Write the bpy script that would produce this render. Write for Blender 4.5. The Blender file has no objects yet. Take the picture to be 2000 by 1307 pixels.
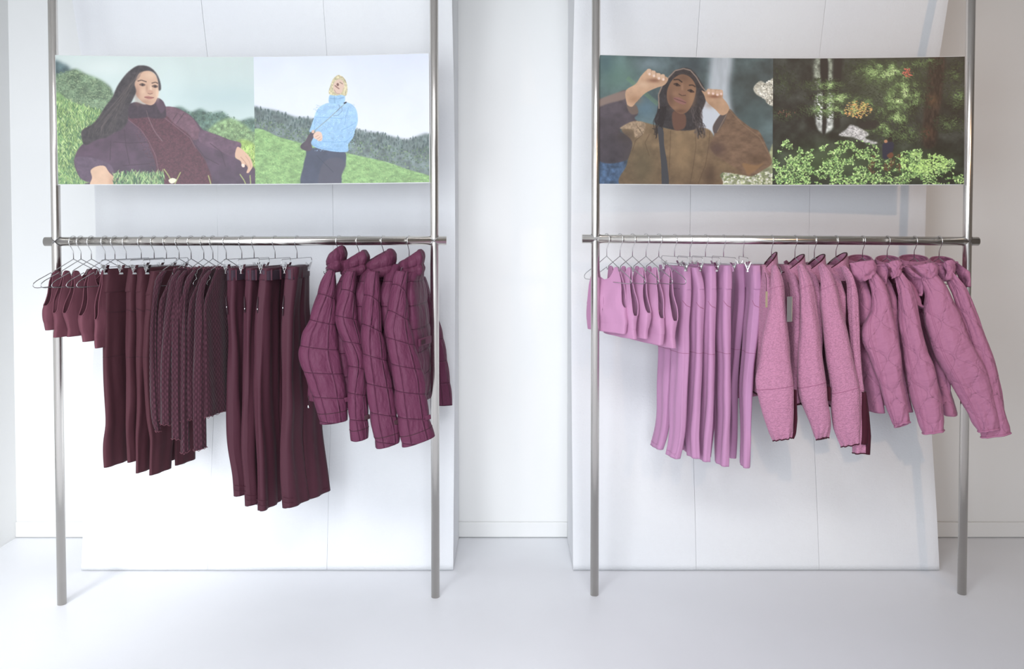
import bpy, math, random
import numpy as np
from mathutils import Vector
R = math.radians
scn = bpy.context.scene
C = scn.collection

# ---------------------------------------------------------------- camera
CAM_H, FPX, PITCH, SHIFT = 1.615, 1600.0, R(1.6), -163.8
cd = bpy.data.cameras.new('camera'); cam = bpy.data.objects.new('camera', cd); C.objects.link(cam)
cam.location = (0, 0, CAM_H); cam.rotation_euler = (R(90) - PITCH, 0, 0)
cd.sensor_width = 36; cd.sensor_fit = 'HORIZONTAL'; cd.lens = 36 * FPX / 2000; cd.shift_y = SHIFT / 2000
cd.clip_end = 100
scn.camera = cam

# ---------------------------------------------------------------- world, lights, exposure
vs = scn.view_settings
vs.view_transform = 'Standard'; vs.look = 'None'; vs.gamma = 1; vs.use_curve_mapping = False
vs.exposure = 0.0
wd = bpy.data.worlds.new('world'); scn.world = wd; wd.use_nodes = True
wn = wd.node_tree.nodes; bg = wn['Background']
bg.inputs[0].default_value = (0.86, 0.93, 1.0, 1); bg.inputs[1].default_value = 0.6

def area(name, loc, target, sx, sy, power, color, spread=180):
    l = bpy.data.lights.new(name, 'AREA'); l.shape = 'RECTANGLE'; l.size = sx; l.size_y = sy
    l.energy = power; l.color = color; l.spread = R(spread)
    o = bpy.data.objects.new(name, l); C.objects.link(o); o.location = loc
    o.rotation_euler = (Vector(target) - Vector(loc)).to_track_quat('-Z', 'Y').to_euler()
    return o
# daylight of the shop front on the left behind the camera
area('daylight_window', (-2.3, -0.4, 1.5), (-1.0, 3.5, 0.4), 2.6, 2.4, 92, (0.88, 0.94, 1.0), 150)
area('shop_front_daylight', (0.2, -3.8, 1.7), (-1.3, 3.9, 0.9), 2.6, 2.4, 30, (0.90, 0.95, 1.0), 70)
area('overhead_fill', (-0.3, 0.6, 3.5), (-0.3, 1.5, 0.0), 2.8, 1.0, 66, (0.96, 0.96, 1.0), 150)  # unseen area light added overhead to brighten the floor
def spot(name, loc, target, power, size, blend, color, radius=.05):
    l = bpy.data.lights.new(name, 'SPOT'); l.energy = power; l.spot_size = R(size); l.spot_blend = blend
    l.color = color; l.shadow_soft_size = radius
    o = bpy.data.objects.new(name, l); C.objects.link(o); o.location = loc
    o.rotation_euler = (Vector(target) - Vector(loc)).to_track_quat('-Z', 'Y').to_euler()
    return o
spot('low_daylight_beam', (-2.40, 1.4, 1.3), (-2.0, 3.75, 0.25), 150, 52, 1.0, (0.97, 0.98, 1.0), .3)
spot('ceiling_spotlight', (2.9, -1.4, 3.2), (2.2, 3.9, 1.8), 190, 48, 1.0, (1.0, 0.66, 0.42), .05)

def at(px, py, Y):
    cx = (px - 1000) / FPX; cy = (653.5 - py + SHIFT) / FPX
    dy = math.cos(PITCH) + cy * math.sin(PITCH); dz = -math.sin(PITCH) + cy * math.cos(PITCH)
    t = Y / dy
    return Vector((cx * t, Y, CAM_H + dz * t))

# ---------------------------------------------------------------- helpers
def tag(o, label=None, cat=None, group=None, kind=None):
    if label: o['label'] = label
    if cat: o['category'] = cat
    if group: o['group'] = group
    if kind: o['kind'] = kind
    return o
def mesh_obj(name, verts, faces, mat, parent=None, smooth=True, uvs=None, uv2=None):
    me = bpy.data.meshes.new(name)
    me.from_pydata([tuple(v) for v in verts], [], faces); me.update()
    if uvs is not None:
        ul = me.uv_layers.new(name='UVMap')
        idx = np.empty(len(me.loops), dtype=np.int32); me.loops.foreach_get('vertex_index', idx)
        ul.data.foreach_set('uv', np.asarray(uvs, dtype=np.float32)[idx].ravel())
    if uv2 is not None:
        ul = me.uv_layers.new(name='Quilt'); ul.data.foreach_set('uv', np.asarray(uv2, dtype=np.float32)[idx].ravel())
    if smooth: me.polygons.foreach_set('use_smooth', [True] * len(me.polygons))
    o = bpy.data.objects.new(name, me); C.objects.link(o)
    if mat is not None: me.materials.append(mat)
    if parent is not None:
        o.parent = parent
        if parent.type == 'EMPTY': o.location = -parent.location
    return o
def empty(name, loc, label, cat, group=None):
    o = bpy.data.objects.new(name, None); C.objects.link(o); o.location = loc; o.empty_display_size = .05
    tag(o, label, cat, group); return o
class MB:
    def __init__(s): s.v = []; s.f = []
    def box(s, x0, y0, z0, x1, y1, z1):
        b = len(s.v)
        s.v += [(x, y, z) for z in (z0, z1) for y in (y0, y1) for x in (x0, x1)]
        for q in ((0, 2, 3, 1), (4, 5, 7, 6), (0, 1, 5, 4), (2, 6, 7, 3), (0, 4, 6, 2), (1, 3, 7, 5)):
            s.f.append(tuple(b + i for i in q))
    def tube(s, pts, r, n=8, closed=False, cap=True):
        pts = [Vector(p) for p in pts]; m = len(pts); b = len(s.v)
        up = None
        for i, p in enumerate(pts):
            if closed: d = pts[(i + 1) % m] - pts[i - 1]
            else: d = pts[min(i + 1, m - 1)] - pts[max(i - 1, 0)]
            if d.length < 1e-9: d = Vector((0, 0, 1))
            d.normalize()
            if up is None:
                up = Vector((0, 0, 1)) if abs(d.z) < .9 else Vector((1, 0, 0))
            a = d.cross(up)
            if a.length < 1e-4: a = d.cross(Vector((.3, .5, .8)))
            a.normalize(); c = a.cross(d).normalized(); up = c
            rr = r[i] if isinstance(r, (list, tuple)) else r
            for k in range(n):
                t = 2 * math.pi * k / n
                s.v.append(tuple(p + (a * math.cos(t) + c * math.sin(t)) * rr))
        for i in range(m if closed else m - 1):
            j = (i + 1) % m
            for k in range(n):
                k2 = (k + 1) % n
                s.f.append((b + i * n + k, b + i * n + k2, b + j * n + k2, b + j * n + k))
        if cap and not closed:
            s.f.append(tuple(b + k for k in range(n))[::-1]); s.f.append(tuple(b + (m - 1) * n + k for k in range(n)))
    def quadbox(s, c, ax, ay, az):
        c, ax, ay, az = map(Vector, (c, ax, ay, az)); b = len(s.v)
        for k in (-1, 1):
            for j in (-1, 1):
                for i in (-1, 1): s.v.append(tuple(c + ax * i + ay * j + az * k))
        for q in ((0, 2, 3, 1), (4, 5, 7, 6), (0, 1, 5, 4), (2, 6, 7, 3), (0, 4, 6, 2), (1, 3, 7, 5)):
            s.f.append(tuple(b + i for i in q))
    def obj(s, name, mat, parent=None, smooth=True, bevel=0):
        o = mesh_obj(name, s.v, s.f, mat, parent, smooth)
        if bevel:
            m = o.modifiers.new('bevel', 'BEVEL'); m.width = bevel; m.segments = 2; m.limit_method = 'ANGLE'
            m.harden_normals = False
        return o

# value noise
_tab = np.random.RandomState(7).rand(256, 256)
def vnoise(x, y, seed=0):
    x = np.asarray(x, float) + seed * 17.3; y = np.asarray(y, float) + seed * 9.7
    xi = np.floor(x).astype(int); yi = np.floor(y).astype(int); fx = x - xi; fy = y - yi
    fx = fx * fx * (3 - 2 * fx); fy = fy * fy * (3 - 2 * fy)
    a = _tab[xi & 255, yi & 255]; b = _tab[(xi + 1) & 255, yi & 255]
    c = _tab[xi & 255, (yi + 1) & 255]; d = _tab[(xi + 1) & 255, (yi + 1) & 255]
    return (a * (1 - fx) + b * fx) * (1 - fy) + (c * (1 - fx) + d * fx) * fy
def fbm(x, y, seed=0, oct=4, gain=.5):
    s = 0; a = 1; t = 0
    for i in range(oct):
        s = s + a * vnoise(x * 2 ** i, y * 2 ** i, seed + i * 3); t += a; a *= gain
    return s / t

# ---------------------------------------------------------------- materials
def new_mat(name):
    m = bpy.data.materials.new(name); m.use_nodes = True
    nt = m.node_tree; return m, nt, nt.nodes['Principled BSDF']
def N(nt, typ, **kw):
    n = nt.nodes.new(typ)
    for k, v in kw.items(): setattr(n, k, v)
    return n
def mth(nt, op, a, b=None, clamp=False):
    n = nt.nodes.new('ShaderNodeMath'); n.operation = op; n.use_clamp = clamp
    for i, x in enumerate((a, b)):
        if x is None: continue
        if isinstance(x, (int, float)): n.inputs[i].default_value = x
        else: nt.links.new(x, n.inputs[i])
    return n.outputs[0]
def bump(nt, bsdf, h, strength, dist, prev=None):
    b = nt.nodes.new('ShaderNodeBump'); b.inputs['Strength'].default_value = strength
    b.inputs['Distance'].default_value = dist; nt.links.new(h, b.inputs['Height'])
    if prev: nt.links.new(prev, b.inputs['Normal'])
    nt.links.new(b.outputs[0], bsdf.inputs['Normal']); return b.outputs[0]
def plain(name, col, rough=.6, metal=0, nscale=0, nbump=0, ndist=.001, coord='Object', var=0):
    m, nt, b = new_mat(name)
    b.inputs['Base Color'].default_value = (*col, 1); b.inputs['Roughness'].default_value = rough
    b.inputs['Metallic'].default_value = metal
    tc = N(nt, 'ShaderNodeTexCoord')
    if nscale:
        n = N(nt, 'ShaderNodeTexNoise'); n.inputs['Scale'].default_value = nscale; n.inputs['Detail'].default_value = 5
        nt.links.new(tc.outputs[coord], n.inputs['Vector'])
        if nbump: bump(nt, b, n.outputs['Fac'], nbump, ndist)
    if var:
        n2 = N(nt, 'ShaderNodeTexNoise'); n2.inputs['Scale'].default_value = 1.3; n2.inputs['Detail'].default_value = 6
        nt.links.new(tc.outputs['Object'], n2.inputs['Vector'])
        r = N(nt, 'ShaderNodeMapRange'); r.inputs['From Min'].default_value = .3; r.inputs['From Max'].default_value = .7
        r.inputs['To Min'].default_value = 1 - var; r.inputs['To Max'].default_value = 1
        nt.links.new(n2.outputs['Fac'], r.inputs['Value'])
        mx = N(nt, 'ShaderNodeVectorMath', operation='SCALE'); mx.inputs[0].default_value = col
        nt.links.new(r.outputs[0], mx.inputs['Scale']); nt.links.new(mx.outputs[0], b.inputs['Base Color'])
    return m
M = {}
M['wall'] = plain('white_wall_paint', (.82, .82, .81), .55, 0, 60, .08, .002)
M['trim'] = plain('trim_paint', (.80, .80, .79), .4)
M['floor'] = plain('painted_floor', (.84, .85, .875), .38, 0, 6, .05, .01, var=.05)
M['dim_wall'] = plain('taupe_wall_paint', (.30, .26, .22), .7)  # kept dark so the unseen walls bounce less light
M['ceiling'] = plain('ceiling_paint', (.55, .54, .53), .7, 0, 50, .05)
M['paper_white'] = plain('poster_white_edge', (.85, .85, .85), .5)
M['black_mat'] = plain('matte_black', (.02, .02, .022), .6)
def panel_mat():
    m, nt, b = new_mat('rough_plaster_board')
    tc = N(nt, 'ShaderNodeTexCoord'); b.inputs['Roughness'].default_value = .8
    n = N(nt, 'ShaderNodeTexNoise'); n.inputs['Scale'].default_value = 110; n.inputs['Detail'].default_value = 6
    n.inputs['Roughness'].default_value = .65; nt.links.new(tc.outputs['Object'], n.inputs['Vector'])
    v = N(nt, 'ShaderNodeTexVoronoi'); v.inputs['Scale'].default_value = 45; nt.links.new(tc.outputs['Object'], v.inputs['Vector'])
    n3 = N(nt, 'ShaderNodeTexNoise'); n3.inputs['Scale'].default_value = 14; nt.links.new(tc.outputs['Object'], n3.inputs['Vector'])
    h = mth(nt, 'ADD', n.outputs['Fac'], mth(nt, 'MULTIPLY', mth(nt, 'LESS_THAN', v.outputs['Distance'], mth(nt, 'MULTIPLY', n3.outputs['Fac'], .32)), .35))
    bump(nt, b, h, .55, .003)
    n2 = N(nt, 'ShaderNodeTexNoise'); n2.inputs['Scale'].default_value = 1.1; n2.inputs['Detail'].default_value = 8
    nt.links.new(tc.outputs['Object'], n2.inputs['Vector'])
    cr = N(nt, 'ShaderNodeValToRGB'); cr.color_ramp.elements[0].position = .3; cr.color_ramp.elements[1].position = .7
    cr.color_ramp.elements[0].color = (.74, .75, .78, 1); cr.color_ramp.elements[1].color = (.81, .815, .82, 1)
    nt.links.new(n2.outputs['Fac'], cr.inputs[0]); nt.links.new(cr.outputs[0], b.inputs['Base Color'])
    return m
M['board'] = panel_mat()
def steel():
    m, nt, b = new_mat('brushed_steel')
    b.inputs['Base Color'].default_value = (.74, .71, .67, 1); b.inputs['Metallic'].default_value = 1
    b.inputs['Roughness'].default_value = .24; b.inputs['Anisotropic'].default_value = .3
    tc = N(nt, 'ShaderNodeTexCoord'); n = N(nt, 'ShaderNodeTexNoise'); n.inputs['Scale'].default_value = 600
    nt.links.new(tc.outputs['Object'], n.inputs['Vector']); bump(nt, b, n.outputs['Fac'], .06, .0005)
    return m
M['steel'] = steel()
M['wire'] = plain('hanger_wire', (.55, .55, .56), .25, 1)
M['chrome'] = plain('bright_chrome', (.8, .8, .8), .15, 1)
M['tagpaper'] = plain('kraft_tag', (.52, .44, .30), .7)
M['taggrey'] = plain('grey_tag', (.19, .18, .18), .7)

def fabric(name, col, kind='jersey', rough=.75, sheen=.15, strength=.5):
    m, nt, b = new_mat(name)
    b.inputs['Base Color'].default_value = (*col, 1); b.inputs['Roughness'].default_value = rough
    b.inputs['Sheen Weight'].default_value = sheen; b.inputs['Sheen Roughness'].default_value = .4
    b.inputs['Specular IOR Level'].default_value = .14
    uv = N(nt, 'ShaderNodeUVMap'); uv.uv_map = 'UVMap'
    def noise(sc, det=3, stretch=(1, 1, 1), rot=0):
        mp = N(nt, 'ShaderNodeMapping'); mp.inputs['Scale'].default_value = stretch; mp.inputs['Rotation'].default_value = (0, 0, rot)
        nt.links.new(uv.outputs[0], mp.inputs['Vector'])
        n = N(nt, 'ShaderNodeTexNoise'); n.inputs['Scale'].default_value = sc; n.inputs['Detail'].default_value = det
        nt.links.new(mp.outputs[0], n.inputs['Vector']); return n.outputs['Fac']
    if kind == 'jersey':
        p = bump(nt, b, noise(14, 3, (1, .45, 1)), .45 * strength, .02)
        bump(nt, b, noise(900, 1), .1, .0004, p)
    elif kind == 'nylon':     # crinkly shell cloth
        p = bump(nt, b, noise(20, 4, (1, .4, 1), .5), .8 * strength, .022)
        p = bump(nt, b, noise(55, 3, (1, .3, 1), -.4), .6 * strength, .008, p)
        q = N(nt, 'ShaderNodeUVMap'); q.uv_map = 'Quilt'
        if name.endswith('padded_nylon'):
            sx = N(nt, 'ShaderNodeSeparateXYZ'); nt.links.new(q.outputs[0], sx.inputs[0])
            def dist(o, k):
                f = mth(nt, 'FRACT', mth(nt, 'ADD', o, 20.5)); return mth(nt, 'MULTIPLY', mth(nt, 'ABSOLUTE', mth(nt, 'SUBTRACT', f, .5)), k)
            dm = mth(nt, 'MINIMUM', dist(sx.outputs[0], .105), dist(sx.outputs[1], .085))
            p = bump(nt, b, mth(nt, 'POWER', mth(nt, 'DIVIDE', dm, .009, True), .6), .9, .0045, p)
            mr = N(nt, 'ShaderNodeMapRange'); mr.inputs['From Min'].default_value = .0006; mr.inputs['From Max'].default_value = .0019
            mr.inputs['To Min'].default_value = .5; mr.inputs['To Max'].default_value = 1; nt.links.new(dm, mr.inputs['Value'])  # crease shade of the seams darkened into the base colour
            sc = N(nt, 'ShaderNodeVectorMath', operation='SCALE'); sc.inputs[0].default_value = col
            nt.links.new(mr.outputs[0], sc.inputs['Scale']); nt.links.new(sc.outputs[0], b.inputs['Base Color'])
    elif kind == 'twill':
        p = bump(nt, b, noise(12, 4, (1, .25, 1)), .5 * strength, .014)
        bump(nt, b, noise(90, 3, (1, .25, 1)), .3 * strength, .002, p)
    elif kind == 'fleece':
        v = N(nt, 'ShaderNodeTexVoronoi'); v.inputs['Scale'].default_value = 210; v.feature = 'SMOOTH_F1'
        mp = N(nt, 'ShaderNodeMapping'); mp.inputs['Scale'].default_value = (1, 1.25, 1)
        n2 = noise(60, 3); ad = N(nt, 'ShaderNodeVectorMath', operation='ADD')
        cb = N(nt, 'ShaderNodeCombineXYZ'); nt.links.new(mth(nt, 'MULTIPLY', n2, .012), cb.inputs[0])
        nt.links.new(uv.outputs[0], mp.inputs['Vector']); nt.links.new(mp.outputs[0], ad.inputs[0]); nt.links.new(cb.outputs[0], ad.inputs[1])
        nt.links.new(ad.outputs[0], v.inputs['Vector'])
        inv = mth(nt, 'SUBTRACT', 1.0, v.outputs['Distance'])
        p = bump(nt, b, noise(8, 3), .3, .02)
        bump(nt, b, inv, .9 * strength, .0035, p)
        mx = N(nt, 'ShaderNodeMapRange'); mx.inputs['From Min'].default_value = .35; mx.inputs['From Max'].default_value = .85
        mx.inputs['To Min'].default_value = .80; mx.inputs['To Max'].default_value = 1.06
        nt.links.new(inv, mx.inputs['Value'])
        sc = N(nt, 'ShaderNodeVectorMath', operation='SCALE'); sc.inputs[0].default_value = col
        nt.links.new(mx.outputs[0], sc.inputs['Scale']); nt.links.new(sc.outputs[0], b.inputs['Base Color'])
    elif kind == 'seersucker':   # vertical rows of short raised dashes
        sx = N(nt, 'ShaderNodeSeparateXYZ'); nt.links.new(uv.outputs[0], sx.inputs[0])
        cx = mth(nt, 'MULTIPLY', sx.outputs[0], 130.0)
        col_i = mth(nt, 'FLOOR', cx)
        fx = mth(nt, 'SINE', mth(nt, 'MULTIPLY', mth(nt, 'FRACT', cx), math.pi))
        cy = mth(nt, 'ADD', mth(nt, 'MULTIPLY', sx.outputs[1], 42.0), mth(nt, 'MULTIPLY', mth(nt, 'MODULO', col_i, 2.0), .5))
        fy = mth(nt, 'SINE', mth(nt, 'MULTIPLY', mth(nt, 'FRACT', cy), math.pi))
        dash = mth(nt, 'MULTIPLY', fx, mth(nt, 'POWER', fy, 2.0))
        big = noise(30, 3)
        h = mth(nt, 'MULTIPLY', dash, mth(nt, 'ADD', big, .3))
        p = bump(nt, b, noise(10, 3, (1, .3, 1)), .4, .015)
        bump(nt, b, h, .9 * strength, .006, p)
        mx = N(nt, 'ShaderNodeMapRange'); mx.inputs['To Min'].default_value = .62; mx.inputs['To Max'].default_value = 1.25
        nt.links.new(h, mx.inputs['Value'])
        sc = N(nt, 'ShaderNodeVectorMath', operation='SCALE'); sc.inputs[0].default_value = col
        nt.links.new(mx.outputs[0], sc.inputs['Scale']); nt.links.new(sc.outputs[0], b.inputs['Base Color'])
    elif kind == 'onion':     # wavy quilting lines that meet and part
        sx = N(nt, 'ShaderNodeSeparateXYZ'); nt.links.new(uv.outputs[0], sx.inputs[0])
        sn = mth(nt, 'MULTIPLY', mth(nt, 'SINE', mth(nt, 'MULTIPLY', sx.outputs[1], 2 * math.pi / .155)), .021)
        P2 = .098
        def fam(sign, off):
            u = mth(nt, 'ADD', sx.outputs[0], mth(nt, 'MULTIPLY', sn, sign)); u = mth(nt, 'ADD', u, off + 10 * P2)
            md = mth(nt, 'MODULO', u, P2); return mth(nt, 'ABSOLUTE', mth(nt, 'SUBTRACT', md, P2 / 2))
        d = mth(nt, 'MINIMUM', fam(1.0, 0.0), fam(-1.0, P2 / 2))
        line = mth(nt, 'DIVIDE', d, .012, True); h = mth(nt, 'POWER', line, .45)
        p = bump(nt, b, h, 1.0 * strength, .006)
        mr = N(nt, 'ShaderNodeMapRange'); mr.inputs['From Min'].default_value = .0005; mr.inputs['From Max'].default_value = .0020
        mr.inputs['To Min'].default_value = .84; mr.inputs['To Max'].default_value = 1; nt.links.new(d, mr.inputs['Value'])  # thread shadow along the quilting lines mixed into the colour
        sc = N(nt, 'ShaderNodeVectorMath', operation='SCALE'); sc.inputs[0].default_value = col
        nt.links.new(mr.outputs[0], sc.inputs['Scale']); nt.links.new(sc.outputs[0], b.inputs['Base Color'])
        wr = mth(nt, 'MULTIPLY', noise(48, 4, (.35, 1, 1), .25), mth(nt, 'SUBTRACT', 1.35, line))
        p = bump(nt, b, wr, .9 * strength, .012, p)
        bump(nt, b, noise(14, 4, (.6, 1, 1)), .6 * strength, .025, p)
    return m
BUR = (.120, .030, .048)
M['bur_jersey'] = fabric('burgundy_jersey', (.145, .052, .070), 'jersey', .75, .03)
M['bur_leg'] = fabric('burgundy_legging_jersey', (.070, .024, .032), 'jersey', .7, .03)
M['bur_knit'] = fabric('burgundy_seersucker', (.070, .026, .038), 'seersucker', .9, .15)
M['bur_twill'] = fabric('burgundy_trouser_cloth', (.072, .024, .036), 'twill', .6, .03)
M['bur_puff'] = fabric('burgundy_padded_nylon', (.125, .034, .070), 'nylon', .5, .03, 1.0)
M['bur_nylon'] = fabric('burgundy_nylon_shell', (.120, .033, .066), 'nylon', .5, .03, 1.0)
M['bur_band'] = fabric('burgundy_binding', (.055, .010, .020), 'jersey', .7, .1)
M['belt'] = plain('dark_webbing', (.045, .025, .04), .7, 0, 900, .3)
M['lining'] = plain('dark_lining', (.03, .012, .018), .8)
M['pink_jersey'] = fabric('pink_jersey', (.53, .265, .43), 'jersey', .7, .1)
M['pink_leg'] = fabric('pink_legging_jersey', (.50, .255, .425), 'jersey', .7, .1)
M['pink_fleece'] = fabric('pink_fleece', (.53, .235, .36), 'fleece', .95, .2, 1.0)
M['pink_onion'] = fabric('pink_quilted_nylon', (.41, .168, .275), 'onion', .55, .1, 1.0)
M['pink_plain'] = fabric('pink_nylon', (.41, .168, .275), 'nylon', .55, .1, .8)
M['stitch'] = plain('seam_thread', (.36, .13, .23), .8)
M['stitch_dark'] = plain('dark_seam_thread', (.045, .012, .02), .8)
# ================================================================ the room
def sbox(name, x0, y0, z0, x1, y1, z1, mat):
    m = MB(); m.box(x0, y0, z0, x1, y1, z1); o = m.obj(name, mat, None, False); tag(o, kind='structure'); return o
WALL_Y, XL, XR, ZC = 4.235, -2.585, 4.6, 3.6
sbox('floor', XL - .2, -4.5, -.1, XR, WALL_Y + .2, 0, M['floor'])
sbox('wall_back', XL - .2, WALL_Y, 0, XR, WALL_Y + .15, ZC, M['wall'])
sbox('wall_left', XL - .15, -4.5, 0, XL, WALL_Y, ZC, M['wall'])
sbox('ceiling', XL - .2, -4.5, ZC, XR, WALL_Y + .2, ZC + .1, M['ceiling'])
sbox('wall_right', XR, -4.5, 0, XR + .15, WALL_Y, ZC, M['dim_wall'])  # unseen, added with the front wall to keep the right dimmer
sbox('wall_front', 1.6, -4.65, 0, XR + .15, -4.5, ZC, M['dim_wall'])     # unseen, added to dim the right side; open left part admits daylight
def board_trim(name, x0, y0, x1, y1):
    m = MB(); m.box(x0, y0, 0.004, x1, y1, .082); o = m.obj(name, M['trim'], None, False, .003); tag(o, kind='structure')
board_trim('baseboard_left', XL, WALL_Y - .013, -2.035, WALL_Y)
board_trim('baseboard_center', -.278, WALL_Y - .013, .288, WALL_Y)
board_trim('baseboard_right', 2.02, WALL_Y - .013, XR, WALL_Y)

# curved backdrop blocks: front face bows back in the middle, sides run to the wall
def curve_y(z):
    return float(np.interp(z, [0, .25, .6, 1.0, 1.5, 1.9, 2.3, 2.7, 2.95], [3.815, 3.845, 3.90, 3.955, 3.995, 3.985, 3.92, 3.80, 3.74]))
def backdrop(xs, label, seams):
    e = empty('backdrop_block', ((xs[0] + xs[-1]) / 2, 4.0, 0), label, 'backdrop panel', 'curved plaster backdrops on the back wall')
    zs = np.linspace(0.003, 2.95, 100)
    for k in range(3):
        x0, x1 = xs[k] + (.0006 if k else 0), xs[k + 1] - (.0006 if k < 2 else 0)
        nx = 14; V = []; Fc = []
        rr = .0015
        for i, z in enumerate(zs):
            ty = curve_y(z)
            for j in range(nx + 1):
                f = j / nx; x = x0 + (x1 - x0) * f
                ed = min(f, 1 - f) * (x1 - x0)
                y = ty + max(0, rr - ed) * .8 + (vnoise(x * 3, z * 3, k) - .5) * .004
                V.append((x, y, z))
        n0 = len(V)
        for z in zs: V.append((x0, WALL_Y - .001, z)); V.append((x1, WALL_Y - .001, z))
        n1 = len(V)
        for i in range(len(zs)): V.append(V[i * (nx + 1)]); V.append(V[i * (nx + 1) + nx])
        w = nx + 1
        for i in range(len(zs) - 1):
            for j in range(nx): Fc.append((i * w + j, i * w + j + 1, (i + 1) * w + j + 1, (i + 1) * w + j))
            Fc.append((n1 + 2 * i, n1 + 2 * i + 2, n0 + 2 * (i + 1), n0 + 2 * i))
            Fc.append((n1 + 2 * i + 1, n0 + 2 * i + 1, n0 + 2 * (i + 1) + 1, n1 + 2 * i + 3))
        Fc.append(tuple(range(w))[::-1] + (n0, n0 + 1)); t = (len(zs) - 1)
        Fc.append(tuple(t * w + j for j in range(w)) + (n0 + 2 * t + 1, n0 + 2 * t))
        o = mesh_obj('plaster_board', V, Fc, M['board'], e, False)
        o.data.polygons.foreach_set('use_smooth', [len(p.vertices) == 4 and p.normal.y < -.6 for p in o.data.polygons])
    return e
backdrop([-2.03, -1.435, -.872, -.277], 'white curved plaster backdrop behind the rack of burgundy clothes', 0)
backdrop([.288, .868, 1.448, 2.014], 'white curved plaster backdrop behind the rack of pink clothes', 0)

# ================================================================ racks
RR = .0185
def rack(label, fx0, fy0, fx1, fy1, rx0, ry0, rx1, ry1):
    def foot(px, py):
        Y = 3.5
        for _ in range(30):
            p = at(px, py, Y); Y *= (CAM_H) / (CAM_H - p.z)
        return at(px, py, Y)
    A, B = foot(fx0, fy0), foot(fx1, fy1)
    e = empty('clothes_rack', ((A.x + B.x) / 2, (A.y + B.y) / 2, 0), label, 'clothes rack')
    for P in (A, B):
        m = MB(); m.tube([(P.x, P.y, 0.001), (P.x, P.y, ZC - .001)], RR, 32)
        m.obj('post', M['steel'], e)
    def onrail(px, py):
        Y = A.y
        for _ in range(20):
            p = at(px, py, Y); Y = A.y + (p.x - A.x) / (B.x - A.x) * (B.y - A.y)
        return at(px, py, Y)
    r0, r1 = onrail(rx0, ry0), onrail(rx1, ry1)
    m = MB(); m.tube([r0, r1], RR + .0008, 32); m.obj('rail', M['steel'], e)
    for P in (A, B):
        f = (P.x - r0.x) / (r1.x - r0.x); z = r0.z + (r1.z - r0.z) * f; y = r0.y + (r1.y - r0.y) * f
        m = MB()
        for s in (-1, 1):     # mitred weld seams of the cross joint
            pts = []
            for k in range(33):
                t = 2 * math.pi * k / 32
                pts.append((P.x + math.cos(t) * (RR + .0012), P.y + math.sin(t) * (RR + .0012), z + s * abs(math.cos(t)) * (RR + .0012)))
            m.tube(pts[:-1], .0009, 5, closed=True)
        m.obj('weld_seam', M['wire'], e)
    return e, A, B, r0, r1
rackL, LA, LB, Lr0, Lr1 = rack('tall steel pipe rack holding the burgundy clothes, left of the two', 121, 1180, 850.5, 1166, 88, 472, 872, 470)
rackR, RA, RB, Rr0, Rr1 = rack('tall steel pipe rack holding the pink clothes, right of the two', 1161, 1162, 1878.5, 1160, 1137, 466.5, 1910, 471.5)
print('POSTS', LA, LB, RA, RB)
def rail_at(px):
    r0, r1 = (Lr0, Lr1) if px < 1000 else (Rr0, Rr1)
    lo, hi = 0., 1.
    f = 0.5
    for _ in range(40):
        f = (lo + hi) / 2; p = r0.lerp(r1, f)
        if 1000 + p.x / p.y * FPX < px: lo = f     # (pitch is small, close enough for x)
        else: hi = f
    return r0.lerp(r1, f)

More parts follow.
